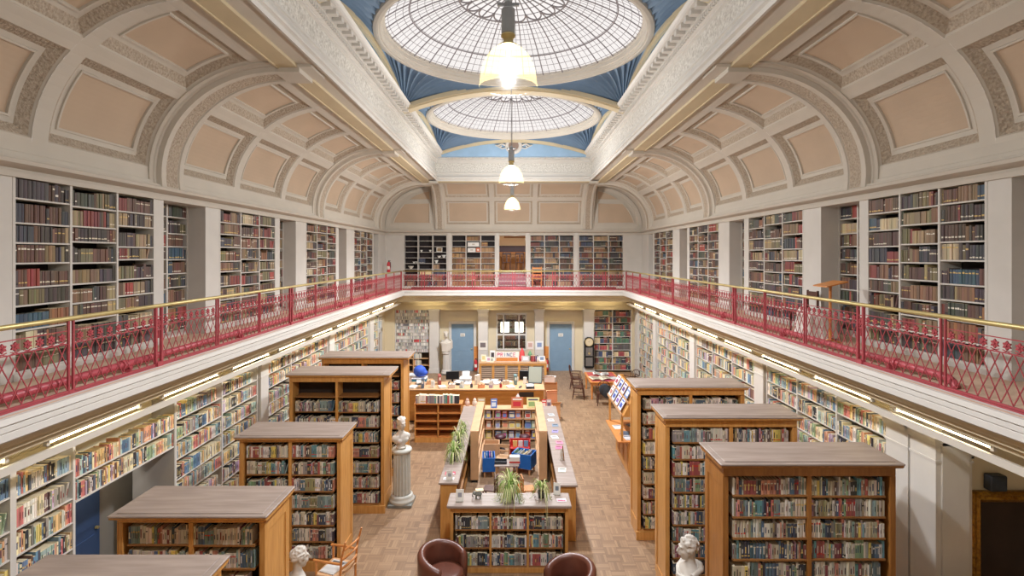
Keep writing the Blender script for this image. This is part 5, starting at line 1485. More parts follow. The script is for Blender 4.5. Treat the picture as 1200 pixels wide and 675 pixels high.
# long service counter
t = thing('service_counter', 'long orange wooden counter crowded with papers behind the empty bookcase', 'counter', (-3.35,16.5,0))
part(t,'front_panel',oakx,lambda m:(m.box(0,4.3,0,.03,.05,1.0), m.box(0,4.3,-.012,0,.86,1.0)))
part(t,'end_panel',oakx,lambda m:m.box(0,.03,.03,.9,.05,1.0)); part(t,'end_panel',oakx,lambda m:m.box(4.27,4.3,.03,.9,.05,1.0))
part(t,'counter_top',palewood,lambda m:m.bbox(-.03,4.33,-.04,.95,1.0,1.04,.008))
part(t,'open_recess',dkback2,lambda m:m.box(3.52,3.98,-.014,-.011,.80,.95),label='dark open pigeonhole')
part(t,'plinth',dkback2,lambda m:m.box(.03,4.27,.03,.85,0,.05))
t = thing('back_counter', 'lower pale wooden desk behind the crowded counter', 'desk', (-2.4,18.1,0))
part(t,'desk_top',palewood,lambda m:m.bbox(0,3.2,0,.6,.74,.78,.008))
for x in (0,1.55,3.16): part(t,'panel_leg',oakx,lambda m:m.box(x,x+.04,.02,.58,0,.74))
part(t,'modesty_panel',oakx,lambda m:m.box(.04,3.16,.5,.53,.2,.74))
t = thing('side_desk', 'wooden desk heaped with bags and parcels below the pale wall rack', 'desk', (-4.5,17.7,0))
part(t,'desk_top',palewood,lambda m:m.bbox(0,1.6,0,1.2,.76,.80,.008))
for x in (.03,1.53):
    for y in (.05,1.1): part(t,'leg',palewood,lambda m:m.box(x,x+.05,y,y+.05,0,.76))
part(t,'front_panel',oakx,lambda m:m.box(.08,1.53,.02,.05,.2,.76))
# clutter on the counter (papers, trays, boxes)
g = random.Random(21)
CL = [('paper_stack',(236,234,230)),('paper_tray',(206,208,212)),('box_file',(96,110,130)),('card_box',(214,170,130)),('leaflet_holder',(230,224,216)),('box_file',(160,84,76)),('paper_stack',(228,222,206)),('stapler',(60,62,68)),('card_box',(226,206,190)),('paper_tray',(120,124,130)),('leaflet_holder',(190,206,214)),('paper_stack',(240,238,236)),('pen_pot',(80,84,92)),('box_file',(206,196,180)),('card_box',(224,160,120)),('paper_tray',(232,232,232)),('leaflet_holder',(170,150,170)),('paper_stack',(226,230,234)),('pen_pot',(180,60,60)),('card_box',(196,180,160)),('paper_stack',(236,230,222)),('box_file',(110,140,140)),('stapler',(150,152,156)),('leaflet_holder',(236,230,220)),('paper_tray',(90,96,104))]
SZ = {'paper_stack':(.22,.30,.05),'paper_tray':(.26,.33,.09),'box_file':(.09,.26,.30),'card_box':(.20,.16,.12),'leaflet_holder':(.12,.10,.22),'stapler':(.05,.16,.06),'pen_pot':(.08,.08,.11)}
def clutter(i, nm, c, x, y, z, where):
    w_, d, h = SZ[nm]; rz = rad(g.uniform(-25,25))
    t = thing(nm, '%s %s %s' % (colour_name(c), nm.replace('_',' '), where), nm.replace('_',' '), (x,y,z), rz)
    if nm == 'paper_stack':
        part(t,'sheets',colored(c,.8),lambda m:[m.box(-w_/2+.004*(k%2),w_/2-.004*((k+1)%2),-d/2+.003*(k%3),d/2,.010*k,.010*k+.009) for k in range(5)])
    elif nm == 'paper_tray':
        for k in range(2): part(t,'tray',colored(c),lambda m:(m.box(-w_/2,w_/2,-d/2,d/2,.055*k,.055*k+.006),m.box(-w_/2,-w_/2+.008,-d/2,d/2,.055*k,.055*k+.05),m.box(w_/2-.008,w_/2,-d/2,d/2,.055*k,.055*k+.05),m.box(-w_/2,w_/2,d/2-.008,d/2,.055*k,.055*k+.05)))
        part(t,'letters',paper,lambda m:m.box(-w_/2+.015,w_/2-.015,-d/2+.01,d/2-.015,.062,.085))
    elif nm == 'box_file':
        part(t,'case_body',colored(c),lambda m:m.bbox(-w_/2,w_/2,-d/2,d/2,0,h,.005)); part(t,'spine_label',paper,lambda m:m.box(-w_*.3,w_*.3,-d/2-.002,-d/2,h*.5,h*.8))
    elif nm == 'card_box':
        part(t,'carton',colored(c),lambda m:m.bbox(-w_/2,w_/2,-d/2,d/2,0,h,.004)); part(t,'tape_strip',colored(tuple(int(v*.75) for v in c)),lambda m:m.box(-.02,.02,-d/2-.001,d/2+.001,h-.02,h+.001))
    elif nm == 'leaflet_holder':
        part(t,'holder',colored(c),lambda m:(m.box(-w_/2,w_/2,d/2-.006,d/2,0,h),m.box(-w_/2,w_/2,-d/2,-d/2+.006,0,h*.4),m.box(-w_/2,w_/2,-d/2,d/2,0,.006)))
        part(t,'leaflets',paper,lambda m:m.box(-w_/2+.008,w_/2-.008,-.01,.03,.006,h*.94))
    elif nm == 'stapler':
        part(t,'base',colored(c),lambda m:m.bbox(-w_/2,w_/2,-d/2,d/2,0,.014,.003)); part(t,'arm',colored(c),lambda m:m.prism([(-d/2,.03),(d/2,.018),(d/2,.05),(-d/2,.058)],'x',-w_*.4,w_*.4))
    else:
        part(t,'pot',colored(c),lambda m:m.lathe([(.001,0),(w_/2,0),(w_/2,h),(w_/2-.006,h),(w_/2-.008,.01),(.001,.01)],seg=14)); 
        for k in range(3): part(t,'pen',colored([(40,60,150),(180,40,40),(30,30,30)][k]),lambda m:m.tube([(.01*k-.01,0,.012),(.02*k-.02,.02-.02*k,h+.06)],.005,6))
x = -3.2
for i, (nm, c) in enumerate(CL):
    near = i % 2 == 0
    clutter(i, nm, c, x, 16.68 if near else 17.15, 1.041, 'on the %s edge of the crowded counter, %s along' % ('near' if near else 'far', ordn(i//2+1)))
    x += .155
for i, (nm, c) in enumerate((('paper_stack',(236,232,226)),('card_box',(230,190,150)),('paper_tray',(200,204,210)),('pen_pot',(90,96,110)),('paper_stack',(226,224,230)),('leaflet_holder',(214,190,170)))):
    clutter(i, nm, c, -1.2+.26*i, 18.35, .781, 'on the pale desk behind the counter, %s along' % ordn(i+1))
# side desk heap
o = MB(); o.ball((0,0,.14),1,14,10,0,(.22,.20,.20)); o.ball((.08,.02,.08),1,12,8,0,(.20,.18,.12))
q = o.build('blue_bag', mat('royal_blue_cloth',(56,92,196),.7), None, True); q.location = (-3.22,17.98,1.14); tag(q,'rounded royal blue cloth bag on top of the teal crate','bag'); remesh(q,.025,3)
def crate(label, x, y, z, w_, d, h, c, lid):
    t = thing('storage_crate', label, 'crate', (x,y,z)); part(t,'tub',colored(c),lambda m:m.prism([(-w_/2+.03,0),(w_/2-.03,0),(w_/2,h),(-w_/2,h)],'y',-d/2,d/2)); part(t,'lid',colored(lid),lambda m:m.bbox(-w_/2-.01,w_/2+.01,-d/2-.01,d/2+.01,h,h+.03,.006))
crate('teal crate with a pale lid at the end of the side desk', -3.22, 17.98, .801, .48, .4, .24, (60,140,170), (226,226,230))
crate('white crate behind the teal crate on the side desk', -3.6, 18.6, .801, .5, .4, .2, (220,220,222), (200,206,210))
for k, (x, y, z, w_, h, c) in enumerate(((-4.2,18.0,.801,.3,.3,(206,140,80)),(-3.85,18.05,.801,.26,.18,(214,100,100)),(-4.2,18.5,.801,.35,.36,(232,226,216)),(-3.14,18.45,.801,.2,.12,(236,220,180)))):
    t = thing('parcel', '%s parcel on the side desk, %s' % (colour_name(c), ['at its left end','in the middle','behind the first parcel','small one in the middle'][k]), 'parcel', (x,y,z), rad(10-8*k))
    part(t,'carton',colored(c),lambda m:m.bbox(-w_/2,w_/2,-.12,.12,0,h,.008)); part(t,'tape_strip',colored((180,150,110)),lambda m:m.box(-.025,.025,-.122,.122,h*.5,h+.001))
# monitors
def monitor(label, x, y, z, rz, w_=.46, h=.28):
    t = thing('computer_monitor', label, 'monitor', (x,y,z), rz)
    part(t,'screen_back',black,lambda m:m.bbox(-w_/2,w_/2,0,.04,.10,.10+h,.01)); part(t,'neck',black,lambda m:m.box(-.03,.03,.03,.06,.01,.2)); part(t,'foot',black,lambda m:m.bbox(-.12,.12,-.05,.13,0,.012,.004))
    part(t,'display',glassd,lambda m:m.box(-w_/2+.015,w_/2-.015,.041,.043,.12,.085+h))
monitor('dark computer monitor at the left of the pale back desk', -2.15, 18.45, .781, rad(8))
monitor('dark computer monitor at the right end of the pale back desk', .45, 18.40, .781, rad(-6), .5, .32)
t = thing('desk_printer','white printer right of the dark monitor on the back desk','printer',(-1.68,18.42,.781))
part(t,'printer_body',whitep,lambda m:m.bbox(-.22,.20,-.18,.18,0,.19,.02)); part(t,'paper_slot',charc,lambda m:m.box(-.15,.13,-.182,-.178,.07,.10)); part(t,'feed_tray',whitep,lambda m:m.prism([(.10,.19),(.18,.36),(.19,.36),(.13,.19)],'x',-.14,.12))
t = thing('screen_panel','clear grey sneeze screen leaning before the right monitor','screen',(.70,17.25,1.041),rad(-8))
part(t,'panel',mat('grey_green_perspex',(176,186,176),.2),lambda m:m.prism([(0,.02),(.012,.02),(.10,.52),(.088,.52)],'x',-.21,.21)); part(t,'foot',black,lambda m:m.box(-.22,.22,-.06,.16,0,.02)); part(t,'edge_frame',charc,lambda m:(m.prism([(-.004,.02),(.016,.02),(.104,.53),(.084,.53)],'x',-.23,-.21),m.prism([(-.004,.02),(.016,.02),(.104,.53),(.084,.53)],'x',.21,.23)))
def office_chair(label, x, y, rz):
    t = thing('office_chair', label, 'chair', (x,y,0), rz)
    part(t,'backrest',charc,lambda m:m.prism([(-.20,.58),(.20,.58),(.235,.70),(.22,.95),(.15,1.05),(-.15,1.05),(-.22,.95),(-.235,.70)],'y',-.03,.04)); part(t,'seat',charc,lambda m:m.bbox(-.23,.23,.0,.45,.46,.54,.03))
    part(t,'stem',black,lambda m:m.lathe([(.03,.08),(.03,.46)],(0,.2,0),10)); part(t,'back_bracket',black,lambda m:m.box(-.03,.03,-.045,-.03,.48,.8))
    for k in range(5):
        a = 2*PI*k/5; l = part(t,'leg',black,lambda m:m.tube([(0,.2,.09),(.26*math.cos(a),.2+.26*math.sin(a),.06)],.018,6)); mb = MB(); mb.ball((.26*math.cos(a),.2+.26*math.sin(a),.028),.026,8,6); mb.build('castor',black,l)
    return t
c_ = office_chair('charcoal office chair with a pink tag, backing onto the long counter', -2.62, 15.85, 0)
part(c_,'tag',mat('pink_tag',(226,120,130),.7),lambda m:m.box(-.04,.08,-.034,-.031,.62,.76),label='pink paper tag')
# parcels at the right end of the counter
for k, (x, y, z, w_, h, c, nm) in enumerate(((1.25,16.9,0,.42,.5,(226,176,130),'orange card box standing on the floor by the counter end'),(1.22,16.95,.501,.34,.36,(226,160,120),'smaller orange card box on top of the floor box'),(1.30,18.3,0,.44,.8,(214,150,100),'tall orange card box behind the counter end'),(1.28,18.3,.801,.36,.22,(234,226,222),'white parcel on the tall orange card box'))):
    t = thing('card_box', nm, 'box', (x,y,z), rad(12-9*k)); part(t,'carton',colored(c),lambda m:m.bbox(-w_/2,w_/2,-w_*.4,w_*.4,0,h,.006)); part(t,'flap',colored(tuple(min(245,v+14) for v in c)),lambda m:m.prism([(-w_*.4,h),(-w_*.4-.10,h+.07),(-w_*.4-.10,h+.08),(-w_*.4,h+.008)],'x',-w_/2,w_/2))
t = thing('toy_knight','small pale blue soft toy sitting on the right end of the display case','toy',(.12,15.04,.926))
part(t,'body',colored((120,170,206)),lambda m:m.ball((0,0,.10),1,12,8,0,(.09,.06,.10)),True); part(t,'head',colored((206,214,216)),lambda m:m.ball((0,0,.24),1,12,8,0,(.06,.055,.06)),True); part(t,'hat',colored((226,226,230)),lambda m:m.lathe([(.05,.28),(.001,.37)],seg=12))

# far display desk ---------------------------------------------------
t = thing('display_desk', 'orange wooden display desk with slatted bays between the far blue doors', 'desk', (-1.46,22.0,0))
Lw = 2.84
part(t,'desk_top',palewood,lambda m:m.bbox(-.02,Lw+.02,-.03,.75,.70,.735,.008))
for k in range(6): part(t,'upright',oak,lambda m:m.box((Lw-.10)*k/5,(Lw-.10)*k/5+.10,0,.08,0,.70))
part(t,'top_rail',oak,lambda m:m.box(0,Lw,-.005,.03,.62,.70)); part(t,'end_panel',oak,lambda m:m.box(0,.04,.08,.72,0,.70)); part(t,'end_panel',oak,lambda m:m.box(Lw-.04,Lw,.08,.72,0,.70))
for k in range(5):
    x0 = (Lw-.10)*k/5+.10; x1 = (Lw-.10)*(k+1)/5
    part(t,'slat_panel',mat('grey_brown_slat',(150,128,106),.6),lambda m:[m.prism([(.03,.04+.085*q),(.06,.09+.085*q),(.065,.085+.085*q),(.035,.035+.085*q)],'x',x0,x1) for q in range(7)]+[m.box(x0,x1,.07,.08,0,.62)])
# sign with raised letters
t = thing('banner_sign','white banner sign with pink and blue capital letters on the far display desk','sign',(-.33,22.25,.736))
part(t,'board',paper,lambda m:m.box(-.42,.55,0,.02,0,.42)); part(t,'orange_band',orangew,lambda m:m.box(-.41,.50,-.003,0,.02,.17))
def letter(m, ch, x, z, w_, h, s=.018):
    S = {'P':[((0,0),(0,1)),((0,1),(1,.9)),((1,.9),(1,.6)),((1,.6),(0,.5))],'R':[((0,0),(0,1)),((0,1),(1,.9)),((1,.9),(1,.6)),((1,.6),(0,.5)),((.3,.5),(1,0))],'I':[((.5,0),(.5,1))],'N':[((0,0),(0,1)),((0,1),(1,0)),((1,0),(1,1))],'C':[((1,.9),(.3,1)),((.3,1),(0,.5)),((0,.5),(.3,0)),((.3,0),(1,.1))],'E':[((0,0),(0,1)),((0,1),(1,1)),((0,.5),(.8,.5)),((0,0),(1,0))]}
    for a, b in S[ch]: m.bar((x+a[0]*w_,-.006,z+a[1]*h),(x+b[0]*w_,-.006,z+b[1]*h),s,s)
for k, ch in enumerate('PRINCE'):
    part(t,'letter',colored([(206,60,110),(220,90,130),(80,110,160),(60,80,140),(90,90,130),(206,110,140)][k]),lambda m:letter(m,ch,-.36+.135*k,.22,.09,.15))
def stand_card(label, x, y, w_, h, c, c2, name='framed_card', z=.736):
    t = thing(name, label, 'card', (x,y,z)); part(t,'card_sheet',colored(c),lambda m:m.prism([(0,0),(.012,0),(.05,h),(.038,h)],'x',-w_/2,w_/2)); part(t,'printed_panel',colored(c2),lambda m:m.prism([(.008,.25*h),(.009,.25*h),(.029,.8*h),(.028,.8*h)],'x',-w_*.3,w_*.3))
stand_card('pale yellow card at the left end of the far display desk', -1.28, 22.3, .22, .28, (234,230,206), (214,200,140))
stand_card('white card with a flower picture left of the banner sign', -1.06, 22.2, .2, .2, (236,232,232), (190,150,170))
stand_card('tall white card with dark figures left of the banner sign', -.90, 22.35, .22, .45, (230,228,226), (70,64,66))
stand_card('small cream card in front of the tall white card', -.92, 22.12, .16, .2, (236,230,206), (160,160,150))
stand_card('framed white notice right of the banner sign', .50, 22.25, .34, .24, (196,190,190), (232,232,232))
t = thing('red_gnome','red pointed felt ornament behind the framed notice','ornament',(.36,22.5,.736)); part(t,'cone_hat',mat('coral_felt',(230,90,90),.8),lambda m:m.lathe([(.12,.2),(.10,.36),(.001,.56)],seg=14)); part(t,'body',mat('coral_felt',(230,90,90),.8),lambda m:m.lathe([(.001,0),(.13,.0),(.14,.12),(.12,.2)],seg=14),True)
t = thing('green_gnome','small green felt ornament right of the red one','ornament',(.70,22.55,.736)); part(t,'cone_hat',mat('sage_felt',(120,170,130),.8),lambda m:m.lathe([(.08,.28),(.001,.44)],seg=12)); part(t,'body',mat('sage_felt',(120,170,130),.8),lambda m:m.lathe([(.001,0),(.09,.0),(.09,.28)],seg=12),True)
for k, (x, c) in enumerate(((.72,(150,50,60)),(.79,(180,70,80)),(.86,(120,40,60)),(.93,(90,60,110)))):
    t = thing('book', '%s book standing on the far display desk, %s of four' % (colour_name(c), ordn(k+1)), 'book', (x,22.25,.736), 0, 'books on the far display desk'); part(t,'cover',colored(c),lambda m:m.box(0,.055,0,.15,0,.24)); part(t,'page_block',pagec,lambda m:m.box(.006,.049,.003,.152,.003,.242))
stand_card('white folded card at the right end of the far display desk', 1.20, 22.3, .26, .22, (232,234,236), (120,140,170))
t = thing('sanitiser_bottle','white pump bottle on the far display desk','bottle',(1.02,22.2,.736)); part(t,'flask',whitep,lambda m:m.lathe([(.001,0),(.045,0),(.045,.16),(.02,.19),(.02,.22),(.001,.22)],seg=14),True); part(t,'pump',charc,lambda m:(m.lathe([(.008,.22),(.008,.27)],seg=8),m.box(-.05,.01,-.008,.008,.265,.28)))
def wall_sheet(name,label,x,y,z,w_,h,c,c2,cat='poster'):
    t = thing(name,label,cat,(x,y,z)); part(t,'sheet',colored(c),lambda m:m.box(-w_/2,w_/2,-.006,0,0,h)); part(t,'print',colored(c2),lambda m:m.box(-w_*.3,w_*.3,-.009,-.006,h*.3,h*.8))
wall_sheet('wall_mounted_portrait_plaque','small white portrait plaque on the pilaster left of the glazed screen',-1.37,DW-.15,1.02,.40,.42,(228,224,216),(120,110,110),'plaque')
wall_sheet('wall_mounted_poster','white poster with blue print on the pilaster right of the glazed screen',1.14,DW-.15,1.05,.34,.38,(232,234,236),(130,150,190))
wall_sheet('wall_mounted_poster','pale pink poster beside the right edge of the glazed screen',.75,DW+.29,.98,.30,.36,(234,222,216),(206,170,160))
# fire extinguishers
def extinguisher(label,x,y,z):
    t = thing('wall_mounted_extinguisher',label,'fire extinguisher',(x,y,z)); part(t,'cylinder',mat('extinguisher_red',(200,50,60),.35),lambda m:m.lathe([(.001,0),(.07,0),(.075,.02),(.075,.36),(.05,.43),(.025,.45),(.001,.45)],seg=16),True); part(t,'valve',black,lambda m:(m.lathe([(.02,.45),(.02,.49)],seg=8),m.box(-.015,.08,-.01,.01,.49,.51))); part(t,'hose',black,lambda m:m.tube([(.02,-.02,.48),(.09,-.03,.42),(.09,-.03,.2)],.012,6)); part(t,'label_band',paper,lambda m:m.lathe([(.076,.12),(.076,.26)],seg=16,a0=-2.4,a1=-.7))
extinguisher('red fire extinguisher left of the far display desk',-1.70,23.5,.12); extinguisher('red fire extinguisher right of the far display desk',1.48,23.5,.12)
extinguisher('red fire extinguisher by the left corner of the far gallery',-5.42,22.75,ZG+.72)
# regulator clock on the pilaster right of the right door
t = thing('wall_clock','tall black wall clock with a round parchment dial beside the right blue door','clock',(3.34,DW-.155,.24))
part(t,'clock_case',black,lambda m:m.prism([(-.22,.06),(-.16,0),(.16,0),(.22,.06),(.22,1.18),(.17,1.31),(.08,1.37),(-.08,1.37),(-.17,1.31),(-.22,1.18)],'y',-.12,0))
part(t,'dial',dialm,lambda m:m.prism([(.16*math.cos(2*PI*k/28),1.16+.16*math.sin(2*PI*k/28)) for k in range(28)],'y',-.128,-.121))
part(t,'bezel',brass,lambda m:m.strip([[(r*math.cos(2*PI*k/28),y,1.16+r*math.sin(2*PI*k/28)) for k in range(28)] for r,y in ((.16,-.121),(.165,-.135),(.18,-.135),(.185,-.121))],closed=True))
part(t,'hand',black,lambda m:m.bar((0,-.13,1.16),(.05,-.13,1.24),.010,.004)); part(t,'hand',black,lambda m:m.bar((0,-.13,1.16),(-.08,-.13,1.20),.008,.004))
part(t,'glass_door',mat('clock_glass_grey',(120,116,112),.12),lambda m:(m.box(-.15,.15,-.126,-.121,.55,.92),m.box(-.15,.15,-.126,-.121,.10,.48))); part(t,'pendulum',brass,lambda m:(m.bar((0,-.128,.9),(0,-.128,.68),.01,.004),m.prism([(.05*math.cos(2*PI*k/16),.66+.05*math.sin(2*PI*k/16)) for k in range(16)],'y',-.133,-.127)))

# right alcove: gilt framed portrait, speaker -------------------------
t = thing('framed_portrait','large dark oil portrait in a gilt frame in the right alcove','painting',(5.84,6.745,.3))
pw, ph = 1.55, 1.93
def frame_ring(m):
    pr = [(0,0),(0,-.05),(.03,-.07),(.06,-.06),(.09,-.075),(.12,-.05),(.14,-.03)]
    rows = [[(i,d,i),(pw-i,d,i),(pw-i,d,ph-i),(i,d,ph-i)] for i,d in pr]
    m.strip(rows,closed=True)
part(t,'gilt_frame',gold,frame_ring)
part(t,'canvas',mat('dark_oil_canvas',(42,26,20),.35,var=.3,scale=3),lambda m:m.box(.12,pw-.12,-.03,-.01,.12,ph-.12))
part(t,'painted_figure',mat('painted_black_coat',(24,18,16),.4,var=.2),lambda m:m.prism([(.66,.13),(1.40,.13),(1.36,.75),(1.22,1.02),(1.02,1.05),(.86,.9),(.72,.6)],'y',-.033,-.0305))
part(t,'painted_face',mat('painted_flesh',(170,120,92),.5,var=.15,scale=14),lambda m:m.prism([(1.10+.085*math.cos(2*PI*k/18),1.20+.115*math.sin(2*PI*k/18)) for k in range(18)],'y',-.0345,-.031))
part(t,'painted_hair',mat('painted_dark_hair',(34,24,20),.5),lambda m:m.prism([(1.01,1.22),(1.02,1.31),(1.08,1.36),(1.16,1.35),(1.2,1.28),(1.19,1.2),(1.16,1.28),(1.07,1.3),(1.03,1.2)],'y',-.0358,-.0335))
part(t,'painted_papers',mat('painted_paper',(150,126,94),.6,var=.2,scale=12),lambda m:(m.prism([(.44,.42),(.74,.40),(.76,.46),(.48,.48)],'y',-.0345,-.031),m.prism([(.30,.2),(.52,.18),(.55,.22),(.32,.25)],'y',-.0345,-.031)))
t = thing('wall_mounted_speaker','small black loudspeaker on the wall above the gilt framed portrait','speaker',(6.13,6.62,2.26))
part(t,'cabinet',mat('speaker_slate',(52,56,64),.5),lambda m:m.bbox(-.105,.105,0,.12,0,.20,.012)); part(t,'grille',charc,lambda m:m.box(-.09,.09,-.006,0,.015,.185)); part(t,'bracket',black,lambda m:m.box(-.02,.02,.12,.13,.08,.12))
t = thing('wall_mounted_sensor','small white rounded sensor beside the top of the right pilaster','sensor',(5.80,6.68,2.66)); part(t,'housing',whitep,lambda m:m.bbox(-.03,.03,-.05,.06,0,.12,.02)); part(t,'lens',charc,lambda m:m.box(-.015,.015,-.053,-.049,.02,.05))
t = thing('side_table','corner of a wooden side table under the gilt framed portrait','table',(5.45,5.9,0))
part(t,'table_top',orangew,lambda m:m.bbox(-.10,.55,-.3,.3,1.28,1.32,.01))
for x in (-.05,.48):
    for y in (-.25,.22): part(t,'leg',oak,lambda m:m.box(x,x+.04,y,y+.04,0,1.28))

# upper galleries -----------------------------------------------------
t = thing('round_table','round gallery table draped with a white sheet on the right gallery','table',(5.32,9.25,ZG))
def drape(m):
    rows = []
    for z, r, k in ((.50,.001,0),(.505,.26,0),(.49,.285,0),(.30,.30,.02),(.10,.31,.035),(.03,.32,.045)):
        rows.append([((r+k*math.sin(7*a))*math.cos(a),(r+k*math.sin(7*a))*math.sin(a),z) for a in [2*PI*q/42 for q in range(42)]])
    m.strip(rows,closed=True)
part(t,'white_sheet',mat('white_linen',(226,222,216),.8),drape,True)
part(t,'pedestal_stem',mahog,lambda m:m.lathe([(.18,0),(.18,.02),(.04,.06),(.035,.49)],seg=14))
t = thing('wooden_lectern','slim wooden reading lectern beside the draped table on the right gallery','lectern',(5.20,8.62,ZG))
part(t,'post',orangew,lambda m:m.lathe([(.03,.03),(.022,.1),(.022,.92),(.03,.95)],seg=10)); part(t,'slope',orangew,lambda m:m.prism([(-.17,.94),(.17,1.02),(.17,1.04),(-.17,.96)],'y',-.2,.2))
for k in range(3): part(t,'foot',orangew,lambda m:m.tube([(0,0,.08),(.18*math.cos(2*PI*k/3),.18*math.sin(2*PI*k/3),.016)],.016,6))
t = thing('gallery_chair','dark folding chair behind the draped table on the right gallery','chair',(5.42,8.78+1.05,ZG),rad(-90))
part(t,'seat',mahog,lambda m:m.box(-.18,.18,-.18,.18,.40,.43)); part(t,'backrest',mahog,lambda m:(m.box(-.18,.18,.17,.19,.66,.78),m.box(-.18,-.15,.165,.195,.43,.8),m.box(.15,.18,.165,.195,.43,.8)))
for sx in (-1,1):
    for sy in (-1,1): part(t,'leg',mahog,lambda m:m.box(sx*.16-.014,sx*.16+.014,sy*.15-.014,sy*.15+.014,0,.40))
t = thing('ladderback_chair','orange wooden chair before the bookcase right of the far gallery steps','chair',(1.02,23.1,ZG),rad(180))
for sx in (-1,1):
    part(t,'leg',orangew,lambda m:m.box(sx*.19-.018,sx*.19+.018,-.19,-.155,0,.42)); part(t,'leg',orangew,lambda m:m.box(sx*.19-.018,sx*.19+.018,.155,.19,0,.95))
part(t,'seat',orangew,lambda m:m.bbox(-.22,.22,-.21,.21,.42,.455,.01))
for z in (.55,.70,.85): part(t,'back_slat',orangew,lambda m:m.box(-.175,.175,.16,.18,z,z+.07))
# things on the emptier far case (first case: x0 -4.94, three bays .653 wide, nine shelves .2467)
def cell(i, r): return (-4.94+.653*i+.33, ZG+.06+(ZF1-ZG-.06)/9*r+.022)
def bowl(label, i, r, dx, w_, h, m_=whitep, name='bowl'):
    x, z = cell(i, r); t = MB(); t.lathe([(.001,0),(w_*.5,0),(w_*.45,h*.15),(w_,h*.9),(w_,h),(w_*.92,h),(w_*.4,h*.25),(.001,h*.22)],seg=16); o = t.build(name, m_, None, True); o.location = (x+dx,DW+.14,z); tag(o,label,name)
bowl('small pale bowl on the left bay of the emptier far bookcase',0,4,.12,.07,.07); bowl('second pale bowl on the left bay of the emptier far bookcase',0,4,.24,.06,.08); bowl('wide cream bowl low in the left bay of the emptier far bookcase',0,3,-.02,.13,.13,marble)
bowl('white cup at the left of the middle bay of the emptier far bookcase',1,6,-.2,.06,.09); bowl('white cup at the right of the middle bay of the emptier far bookcase',1,6,.2,.06,.09); bowl('round white dish in the right bay of the emptier far bookcase',2,5,-.05,.09,.08); bowl('large white lidded bowl in the right bay of the emptier far bookcase',2,5,.16,.11,.12); bowl('white jug shaped bowl low in the right bay of the emptier far bookcase',2,4,-.18,.09,.14)
x, z = cell(2,6); t = thing('framed_picture','small cream framed picture in the right bay of the emptier far bookcase','picture',(x-.04,DW+.1,z)); part(t,'picture_frame',paper,lambda m:m.strip([[(i*.6-.13,d,i*.6),(.13-i*.6,d,i*.6),(.13-i*.6,d+.03,.21-i*.6),(i*.6-.13,d+.03,.21-i*.6)] for i,d in ((0,.02),(0,0),(.05,0),(.05,.01))],closed=True)); part(t,'picture_sheet',mat('sepia_print',(150,130,100),.6),lambda m:m.prism([(.008,.03),(.012,.03),(.036,.18),(.032,.18)],'x',-.1,.1))
x, z = cell(1,2); t = thing('paper_parcel','cream paper wrapped parcel in the middle bay of the emptier far bookcase','parcel',(x,DW+.12,z)); part(t,'wrapping',colored((226,206,160)),lambda m:m.bbox(-.26,.26,-.08,.1,0,.19,.01)); part(t,'string_tie',colored((170,140,100)),lambda m:m.box(-.01,.01,-.083,.103,-.0,.193))
for k, (r, w0, c) in enumerate(((7,.52,(232,232,230)),(6,.36,(230,228,226)))):
    x = -2.80+.662+.331; z = ZG+.06+(ZF1-ZG-.06)/9*(r-1)+.022+.2
    q = thing('archive_box','white archive box, %s one in the tan bound far bookcase' % ['upper','lower'][k],'box',(x-(.08 if k else 0),DW+.12,ZG+.06+(ZF1-ZG-.06)/9*r+.022)); part(q,'carton',colored(c),lambda m:m.bbox(-w0/2,w0/2,-.09,.1,0,.18,.006)); part(q,'label_strip',colored((196,190,180)),lambda m:m.box(-.06,.06,-.093,-.09,.06,.12))
x = -2.80+.662+.331+.21; q = thing('archive_box','small orange archive box beside the lower white one in the tan bound far bookcase','box',(x,DW+.12,ZG+.06+(ZF1-ZG-.06)/9*6+.022)); part(q,'carton',colored((214,130,104)),lambda m:m.bbox(-.09,.09,-.09,.1,0,.19,.006)); part(q,'label_strip',paper,lambda m:m.box(-.04,.04,-.093,-.09,.06,.12))
# room up the steps
ZR = ZG+.664
t = thing('dining_table','brown table in the room up the gallery steps','table',(0,25.6,ZR)); part(t,'table_top',shelfbr,lambda m:m.bbox(-.75,.75,-.5,.5,.72,.76,.01))
for sx in (-1,1):
    for sy in (-1,1): part(t,'leg',shelfbr,lambda m:m.lathe([(.03,0),(.04,.3),(.05,.72)],(sx*.65,sy*.4,0),8))
for k, x in enumerate((-.33,.28)):
    t = thing('dining_chair','brown chair %s at the table in the room up the steps' % ['left','right'][k],'chair',(x,24.85,ZR),rad(180),'chairs in the room up the steps')
    part(t,'seat',mahog,lambda m:m.bbox(-.2,.2,-.2,.2,.43,.47,.01)); part(t,'backrest',mahog,lambda m:(m.box(-.2,.2,.17,.2,.82,.92),m.box(-.2,-.17,.17,.2,.47,.9),m.box(.17,.2,.17,.2,.47,.9),m.box(-.03,.03,.175,.195,.47,.85)))
    for sx in (-1,1):
        for sy in (-1,1): part(t,'leg',mahog,lambda m:m.box(sx*.17-.016,sx*.17+.016,sy*.17-.016,sy*.17+.016,0,.43))
t = thing('sideboard','dark sideboard against the wall of the room up the steps','sideboard',(0,27.0,ZR)); part(t,'cabinet',orangew,lambda m:m.bbox(-.8,.8,-.25,.25,0,.95,.01)); part(t,'dark_back',mat('dark_plum_panel',(74,56,70),.5),lambda m:m.bbox(-.8,.8,.1,.25,.95,1.28,.01))
for k in range(3): part(t,'door',shelfbr,lambda m:m.box(-.77+.52*k,-.29+.52*k,-.265,-.25,.06,.9))
